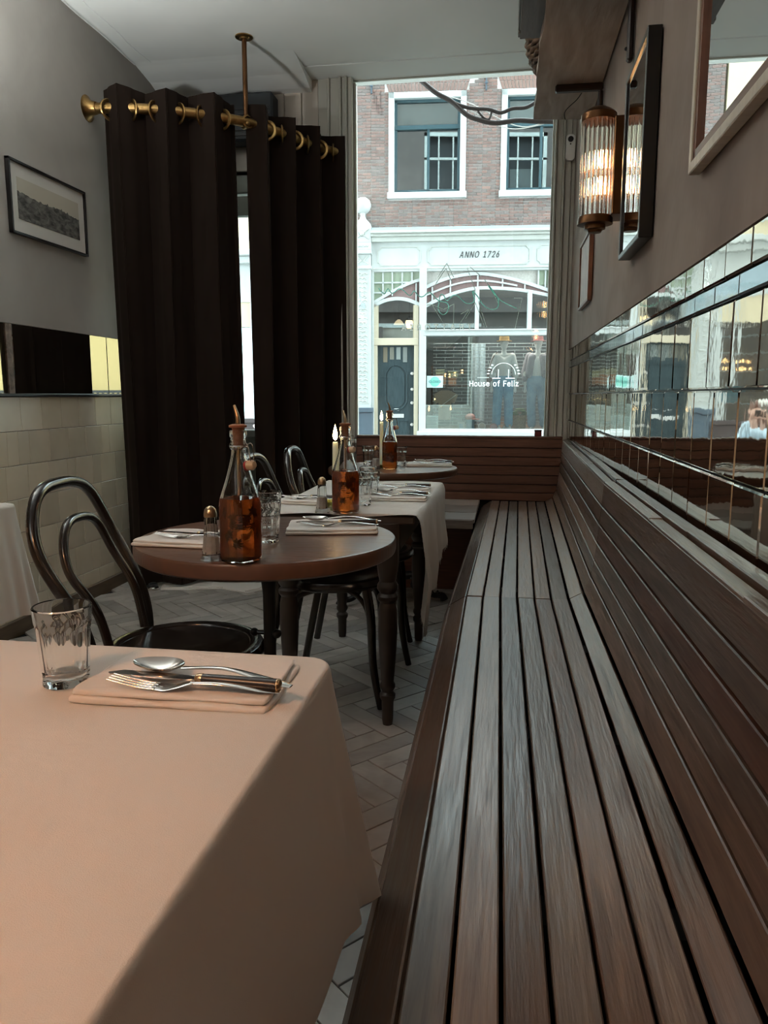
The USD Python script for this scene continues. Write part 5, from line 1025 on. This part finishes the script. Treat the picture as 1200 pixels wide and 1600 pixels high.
t = ft('framed_card', 'small framed card on the shop window sill', 'card'); obj('frame', box((-.90, .25, .475), (-.76, .27, .62), .003), shop_white, t); obj('picture', box((-.865, .246, .515), (-.80, .252, .59)), denim_b, t)
t = ft('peaked_hat', 'pink peaked cap on a blue stand in the shop window', 'cap'); obj('crown', sphere((-.66, .5, .70), .095, 3, (1, 1, .75)), plain('cap_pink', (.68, .36, .33), .7), t, smooth=True); obj('peak', mv(sphere((0, 0, 0), .09, 2, (1, .6, .10)), (-.56, .44, .665)), plain('cap_peak', (.66, .34, .31), .7), t, smooth=True); obj('stand', mv(lathe([(0, .47), (.09, .47), (.075, .56), (.085, .66), (0, .67)], 20), (-.66, .5, 0)), denim_b, t, smooth=40)
for k, (x, z, mt, n_, lab) in enumerate(((-.46, .55, lace, 'shell_disc', 'cream patterned disc on the shop window sill'), (-.25, .535, rose, 'pink_clock', 'pink round clock on the shop window sill'))):
    t = ft(n_, lab, 'ornament'); obj('rim', mv(lathe([(.055, 0), (.066, 0), (.066, .03), (.055, .03)], 24, True), (x, .13, z), rx=90), mt, t, smooth=40); obj('face', mv(lathe([(0, .008), (.056, .008), (.056, .02), (0, .02)], 24), (x, .13, z), rx=90), plain('face_%d' % k, (.62, .52, .42) if k == 0 else (.70, .45, .42), .6), t)
for k, x in enumerate((-.06, .04, -.15)):
    t = ft('small_ornament', ('small cream figurine left of the jeans hem', 'small cream figurine between the jeans hems', 'tiny cream pot beside the pink clock')[k], 'ornament'); obj('body', mv(lathe([(0, .471), (.025, .471), (.029, .50), (.021, .54), (.014, .555), (0, .558)], 16), (x, .113, 0)), lace, t, smooth=40); obj('head', sphere((x, .113, .575 - .01 * k), .020, 2), beige_cloth, t, smooth=True)
t = ft('rattan_basket', 'wicker basket with green plant between the mannequins', 'basket'); obj('basket', mv(lathe([(0, .47), (.11, .47), (.13, .74), (.12, .74), (.10, .49), (0, .49)], 24), (.24, .44, 0)), varied('rattan', (.25, .15, .07), (.45, .30, .15), 40, .8), t, smooth=40)
obj('foliage', [sphere((.24 + .09 * math.cos(k * 2.4), .44 + .07 * math.sin(k * 2.4), .76 + .03 * (k % 4)), .035, 1, (1.4, 1, .5)) for k in range(22)], plain('leaf_green', (.10, .16, .05), .6), t, kind='stuff')
glow = M('shop_glow', {'e': ('emission', dict(color=(1.0, .55, .22), strength=9.0))}, [], surface='e.emission'); brass_dark = dark_brass
# hall lantern behind the fanlight
t = ft('hall_lantern', 'glowing glass lantern behind the fanlight over the dark door', 'lantern'); obj('globe', mv(lathe([(0, -.09), (.04, -.085), (.062, -.02), (.07, .03), (.055, .06), (0, .065)], 20), (-1.80, .45, 2.40)), M('lantern_glow', {'e': ('emission', dict(color=(1.0, .62, .28), strength=5.0))}, [], surface='e.emission'), t, smooth=True); obj('cap', mv(lathe([(0, .06), (.065, .06), (.07, .075), (.02, .12), (0, .125)], 20), (-1.80, .45, 2.40)), iron, t, smooth=40); obj('chain', tube([(-1.80, .45, 2.52), (-1.80, .45, 3.19)], .008, 6), iron, t)
t = ft('hall_lamp_shade', 'pale glass lamp shade left of the lantern behind the fanlight', 'lamp'); obj('shade', mv(lathe([(.10, -.04), (.06, .02), (.02, .05), (0, .05), (0, .04), (.05, .01), (.09, -.04)], 24), (-2.0, .6, 2.44)), M('shade_glow', {'e': ('emission', dict(color=(1.0, .72, .42), strength=1.2))}, [], surface='e.emission'), t, smooth=True); obj('cord', tube([(-2.0, .6, 2.49), (-2.0, .6, 3.19)], .005, 6), iron, t)
# ------------------------------------------------------------------ the shop next door on the left, seen through the curtain gap and in the mirror tiles
nb = ft('corner_shop', 'pale shop building left of the white pilaster', 'building'); yb = plain('cream_stone', (.62, .54, .38), .8); wood_in = varied('shop_brown', (.16, .09, .045), (.30, .19, .10), 3, .7)
obj('upper_wall', [box((-6.6, 0, 5.3), (-2.79, .3, 9)), box((-6.6, 0, 3.3), (-2.79, .3, 3.9)), box((-6.6, 0, 3.9), (-5.9, .3, 5.3)), box((-4.9, 0, 3.9), (-3.95, .3, 5.3)), box((-3.05, 0, 3.9), (-2.79, .3, 5.3))], yb, nb)
for x0 in (-5.9, -3.95):
    w = obj('window_frame', [box((x0, -.03, 3.9), (x0 + .09, .12, 5.3)), box((x0 + .9, -.03, 3.9), (x0 + .99, .12, 5.3)), box((x0, -.03, 5.21), (x0 + .99, .12, 5.3)), box((x0, -.05, 3.88), (x0 + .99, .12, 3.98)), box((x0 + .47, .0, 3.9), (x0 + .52, .1, 5.3)), box((x0, 0, 4.8), (x0 + .99, .1, 4.85))], shop_white, nb); obj('pane', box((x0 + .05, .06, 3.95), (x0 + .95, .066, 5.25)), room_glass, w)
obj('cornice', [box((-6.6, -.3, 3.52), (-2.79, .1, 3.62), .01), box((-6.6, -.2, 3.40), (-2.79, .1, 3.52), .01)], shop_white, nb)
obj('fascia', box((-6.6, -.05, 2.75), (-2.79, .1, 3.40)), shop_white, nb)
obj('stone_band', box((-6.6, -.03, 2.32), (-2.79, .08, 2.75)), yb, nb)
obj('post', [box((a, -.08, 0), (a + .14, .08, 2.75), .01) for a in (-2.95, -4.62, -6.5)], shop_white, nb)
obj('plinth', [box((-6.6, -.10, -.02), (-2.79, .1, .62), .01), box((-6.6, -.13, .60), (-2.79, .08, .68), .01)], plain('plinth_brown', (.06, .045, .045), .5), nb)
for a, b in ((-4.48, -2.95), (-6.36, -4.62)): obj('window_pane', box((a, .02, .68), (b, .026, 2.32)), room_glass, nb)
obj('shelf', [box((-3.9, .9, z), (-2.82, 1.15, z + .02)) for z in (.95, 1.25, 1.55, 1.85, 2.15)], shop_white, nb)
obj('room', [box((-6.5, 1.3, 0), (-2.8, 1.36, 2.8)), box((-6.5, .1, .0), (-2.8, 1.3, .66)), box((-6.5, .1, 2.70), (-2.8, 1.3, 2.76))], wood_in, nb)
obj('emblem', [box((-4.16, -.112, .24), (-4.00, -.10, .40)), ], plain('emblem_white', (.6, .65, .66), .6), nb)
m_ = mv(meshkit.text_mesh('source', .115, .004, True)); w = m_.bounds[1][0]; obj('lettering', upright(mv(m_, (-4.43, 1.58, 0)), .018), lw, nb)
m_ = mv(meshkit.text_mesh('wear', .055, .004, True)); obj('lettering', upright(mv(m_, (-4.16, 1.46, 0)), .018), lw, nb)
for k, (x, z) in enumerate(((-3.2, 1.72), (-3.35, 1.72), (-3.22, 1.60), (-3.4, 1.60))):
    t = ft('shop_lamp', 'small glowing bulb number %s in the shop left of the pilaster' % ('one', 'two', 'three', 'four')[k], 'lamp', group='warm bulbs in the left shop'); obj('bulb', sphere((x, .8, z), .03, 2), glow, t, smooth=True); obj('cap', mv(lathe([(0, .025), (.015, .025), (.012, .06), (0, .06)], 12), (x, .8, z)), brass_dark, t)
t = ft('orange_dress', 'orange dress hanging in the left shop window', 'dress'); g = Polygon([(-4.20, 2.02), (-4.10, 2.05), (-4.03, 2.0), (-4.06, 1.5), (-3.96, 1.05), (-3.98, .80), (-4.13, .78), (-4.16, 1.4)])
obj('dress', upright(extrude(g.buffer(.02), .05), .25), plain('dress_orange', (.62, .22, .08), .7), t); obj('hook', tube([(-4.10, .22, 2.05), (-4.10, .22, 2.25)], .006, 5), steel, t)
t = ft('hand_rail', 'pale handrail sloping up outside the left shop', 'railing'); obj('rail', tube([(-4.5, -.5, .55), (-3.6, -.5, 1.02)], .035, 10), lace, t); obj('post', [tube([(x, -.5, 0), (x, -.5, z)], .018, 8) for x, z in ((-4.4, .6), (-3.7, .96))], iron, t)
# house to the right, which only the mirrors see
nr = ft('yellow_house', 'yellow rendered house right of the brick house, seen in the left mirror', 'building'); obj('wall', box((2.22, -.02, -.02), (7, .3, 7.2)), plain('render_yellow', (.62, .45, .20), .9), nr); obj('cornice', box((2.22, -.12, 2.5), (7, 0, 2.65), .01), shop_white, nr)
obj('balustrade', [box((2.3 + .11 * k, -.4, .3), (2.335 + .11 * k, -.37, 1.15)) for k in range(40)] + [box((2.25, -.42, 1.15), (6.8, -.35, 1.2))], iron, nr)
# cable and bare branch across the street
t = thing('street_cable', 'dark branch-like cable with thin white wires hanging outside the window', 'cable')
obj('cable', tube(spline(np.array([(-2.9, 5.42, 6.6), (-1.9, 7.4, 5.35), (-1.114, 9.0, 4.596), (-0.971, 9.0, 4.467), (-0.830, 9.0, 4.361), (-0.735, 9.0, 4.312), (-0.641, 9.0, 4.241), (-0.523, 9.0, 4.136), (-0.406, 9.0, 4.086), (-0.266, 9.0, 4.046), (-0.151, 9.0, 4.040), (0.009, 9.0, 4.053), (0.192, 9.0, 4.037), (0.418, 9.0, 4.021), (1.3, 11.2, 4.5), (2.05, 14.05, 5.6)]), 130), 0.026, 8), bracket_iron, t, smooth=True)
obj('branch', tube(spline(np.array([(-0.735, 9.0, 4.312), (-0.594, 9.0, 4.238), (-0.408, 9.0, 4.195), (-0.269, 9.0, 4.177), (-0.153, 9.0, 4.142), (-0.040, 9.0, 4.175), (0.097, 9.0, 4.178), (0.209, 9.0, 4.226)]), 60), 0.020, 8), bracket_iron, t, smooth=True)
obj('twig', tube(spline(np.array([(-0.408, 9.0, 4.173), (-0.348, 9.0, 4.105), (-0.290, 9.0, 4.080), (-0.257, 9.0, 4.165)]), 60), 0.012, 8), bracket_iron, t, smooth=True)
obj('wire', [tube(spline(np.array([(-0.830, 9.03, 4.372), (-0.549, 9.03, 4.290), (-0.268, 9.03, 4.144), (0.102, 9.03, 3.994), (0.394, 9.03, 4.065)]), 40), .005, 5), tube(spline(np.array([(-0.735, 9.03, 4.323), (-0.501, 9.03, 4.200), (-0.174, 9.03, 4.019), (0.011, 9.03, 3.977), (0.395, 9.03, 4.033)]), 40), .005, 5)], lace, t, smooth=True)
# ------------------------------------------------------------------ odd things on the window bench
t = thing('red_candle_box', 'small dark red box on the window bench rail', 'box', (.187, 4.945, .8465)); obj('carton', box((-.021, -.02, 0), (.021, .02, .030), .002), plain('dark_red', (.16, .02, .02), .4), t); obj('lid', box((-.022, -.021, .028), (.022, .021, .040), .002), plain('lid_dark', (.05, .02, .02), .4), t)

# added fill lights: glowing discs under the clothes shop ceiling, brightening the mannequins
added_shop_light = M('added_shop_light', {'e': ('emission', dict(color=(1.0, .93, .84), strength=130.0))}, [], surface='e.emission')
for k, (x, y) in enumerate(((-.9, .75), (.1, .75), (1.1, .75))):
    t = ft('shop_ceiling_lamp', ('left', 'middle', 'right')[k] + ' added flat fill lamp in the clothes shop, hidden above the fanlight', 'ceiling lamp'); obj('disc', mv(lathe([(0, 3.16), (.20, 3.16), (.20, 3.17), (0, 3.17)], 28), (x, y, 0)), added_shop_light, t); obj('housing', mv(lathe([(.20, 3.158), (.215, 3.158), (.215, 3.199), (.20, 3.199)], 28, True), (x, y, 0)), shop_white, t)
t = ft('teal_crate', 'teal crate standing on a shelf in the left shop', 'crate'); teal = plain('teal_plastic', (.04, .30, .40), .4)
obj('body', box((-3.42, .92, .972), (-3.02, 1.13, 1.17), .02), teal, t); obj('rim', box((-3.44, .90, 1.16), (-3.0, 1.15, 1.20), .01), teal, t)
# a person crouching in the street, seen only in the mirror tiles
sk = plain('skin', (.58, .36, .28), .5); shirt_blue = varied('shirt_blue', (.42, .56, .68), (.56, .70, .80), 8, .8); trouser_dark = plain('trouser_dark', (.05, .05, .065), .8); hair_brown = varied('hair_brown', (.09, .035, .025), (.16, .07, .045), 30, .5)
t = thing('person', 'person crouching in light blue shirt and dark trousers, hands raised to the face', 'person', (-2.18, 9.3, -.02), 8)
Pn = lambda *a: np.array(a, float); B = []
B += [(Pn(0, .10, .27), .125, Pn(0, .02, .50), .115), (Pn(0, .02, .50), .115, Pn(0, -.02, .64), .12), (Pn(-.16, -.02, .70), .055, Pn(.16, -.02, .70), .055), (Pn(0, -.02, .62), .10, Pn(0, -.03, .72), .07), (Pn(0, -.03, .70), .052, Pn(0, -.06, .83), .047), (Pn(0, -.055, .945), .088, Pn(0, -.085, .90), .07), (Pn(0, -.105, .86), .036, Pn(0, -.10, .88), .05), (Pn(0, -.155, .915), .009, Pn(0, -.175, .895), .013)]
for s in (-1, 1):
    B += [(Pn(s * .09, .10, .26), .10, Pn(s * .17, -.28, .50), .062), (Pn(s * .17, -.28, .50), .058, Pn(s * .16, -.10, .10), .042), (Pn(s * .16, -.09, .06), .04, Pn(s * .17, -.28, .035), .03), (Pn(s * .17, -.02, .70), .052, Pn(s * .255, -.20, .60), .042), (Pn(s * .255, -.20, .60), .040, Pn(s * .105, -.245, .84), .028), (Pn(s * .105, -.245, .84), .026, Pn(s * .085, -.235, .90), .030), (Pn(s * .088, -.06, .93), .012, Pn(s * .092, -.05, .955), .014)]
    for q in range(4): B += [(Pn(s * .085, -.24, .90 + .016 * (q - 1.5) * .8), .009, Pn(s * .055, -.262, .915 + .017 * (q - 1.5)), .008), (Pn(s * .055, -.262, .915 + .017 * (q - 1.5)), .008, Pn(s * (.030 + .004 * (q % 2)), -.250, .918 + .017 * (q - 1.5)), .007)]
    B += [(Pn(s * .088, -.225, .885), .010, Pn(s * .060, -.215, .868), .009), (Pn(s * .060, -.215, .868), .009, Pn(s * .036, -.225, .866), .008)]
obj('body', chain(B, .014, 6), sk, t, smooth=True)
S = [(Pn(0, .11, .30), .145, Pn(0, .02, .50), .135), (Pn(0, .02, .5), .135, Pn(0, -.02, .64), .132), (Pn(-.16, -.02, .695), .064, Pn(.16, -.02, .695), .064)]
for s in (-1, 1): S += [(Pn(s * .17, -.02, .70), .064, Pn(s * .258, -.20, .60), .056), (Pn(s * .258, -.20, .60), .054, Pn(s * .135, -.24, .80), .042), (Pn(s * .05, -.06, .735), .022, Pn(0, -.10, .72), .02)]
obj('shirt', chain(S, .018, 5), shirt_blue, t, smooth=True)
T = [(Pn(-.07, .11, .25), .125, Pn(.07, .11, .25), .125)]
for s in (-1, 1): T += [(Pn(s * .09, .10, .26), .112, Pn(s * .17, -.28, .50), .074), (Pn(s * .17, -.28, .50), .070, Pn(s * .16, -.10, .11), .056)]
obj('trousers', chain(T, .02, 5), trouser_dark, t, smooth=True)
obj('hair', chain([(Pn(0, -.035, .965), .094, Pn(0, -.045, .985), .090), (Pn(0, .02, .95), .075, Pn(0, .03, .80), .06), (Pn(-.075, -.03, .95), .03, Pn(-.08, -.01, .80), .035), (Pn(.075, -.03, .95), .03, Pn(.08, -.01, .80), .035)], .016, 4), hair_brown, t, smooth=True)
for s in (-1, 1): obj('eye', sphere((s * .031, -.138, .938), .010, 2), white_plastic, t, smooth=True); obj('shoe', chain([(Pn(s * .16, -.07, .045), .045, Pn(s * .17, -.29, .036), .036)], .02, 3), black_plastic, t, smooth=True)
obj('mouth', sphere((0, -.150, .866), .016, 2, (1.3, .4, .35)), plain('lips', (.45, .18, .16), .5), t, smooth=True); obj('phone', box((-.038, -.272, .885), (.038, -.262, .955), .003), black_plastic, t)
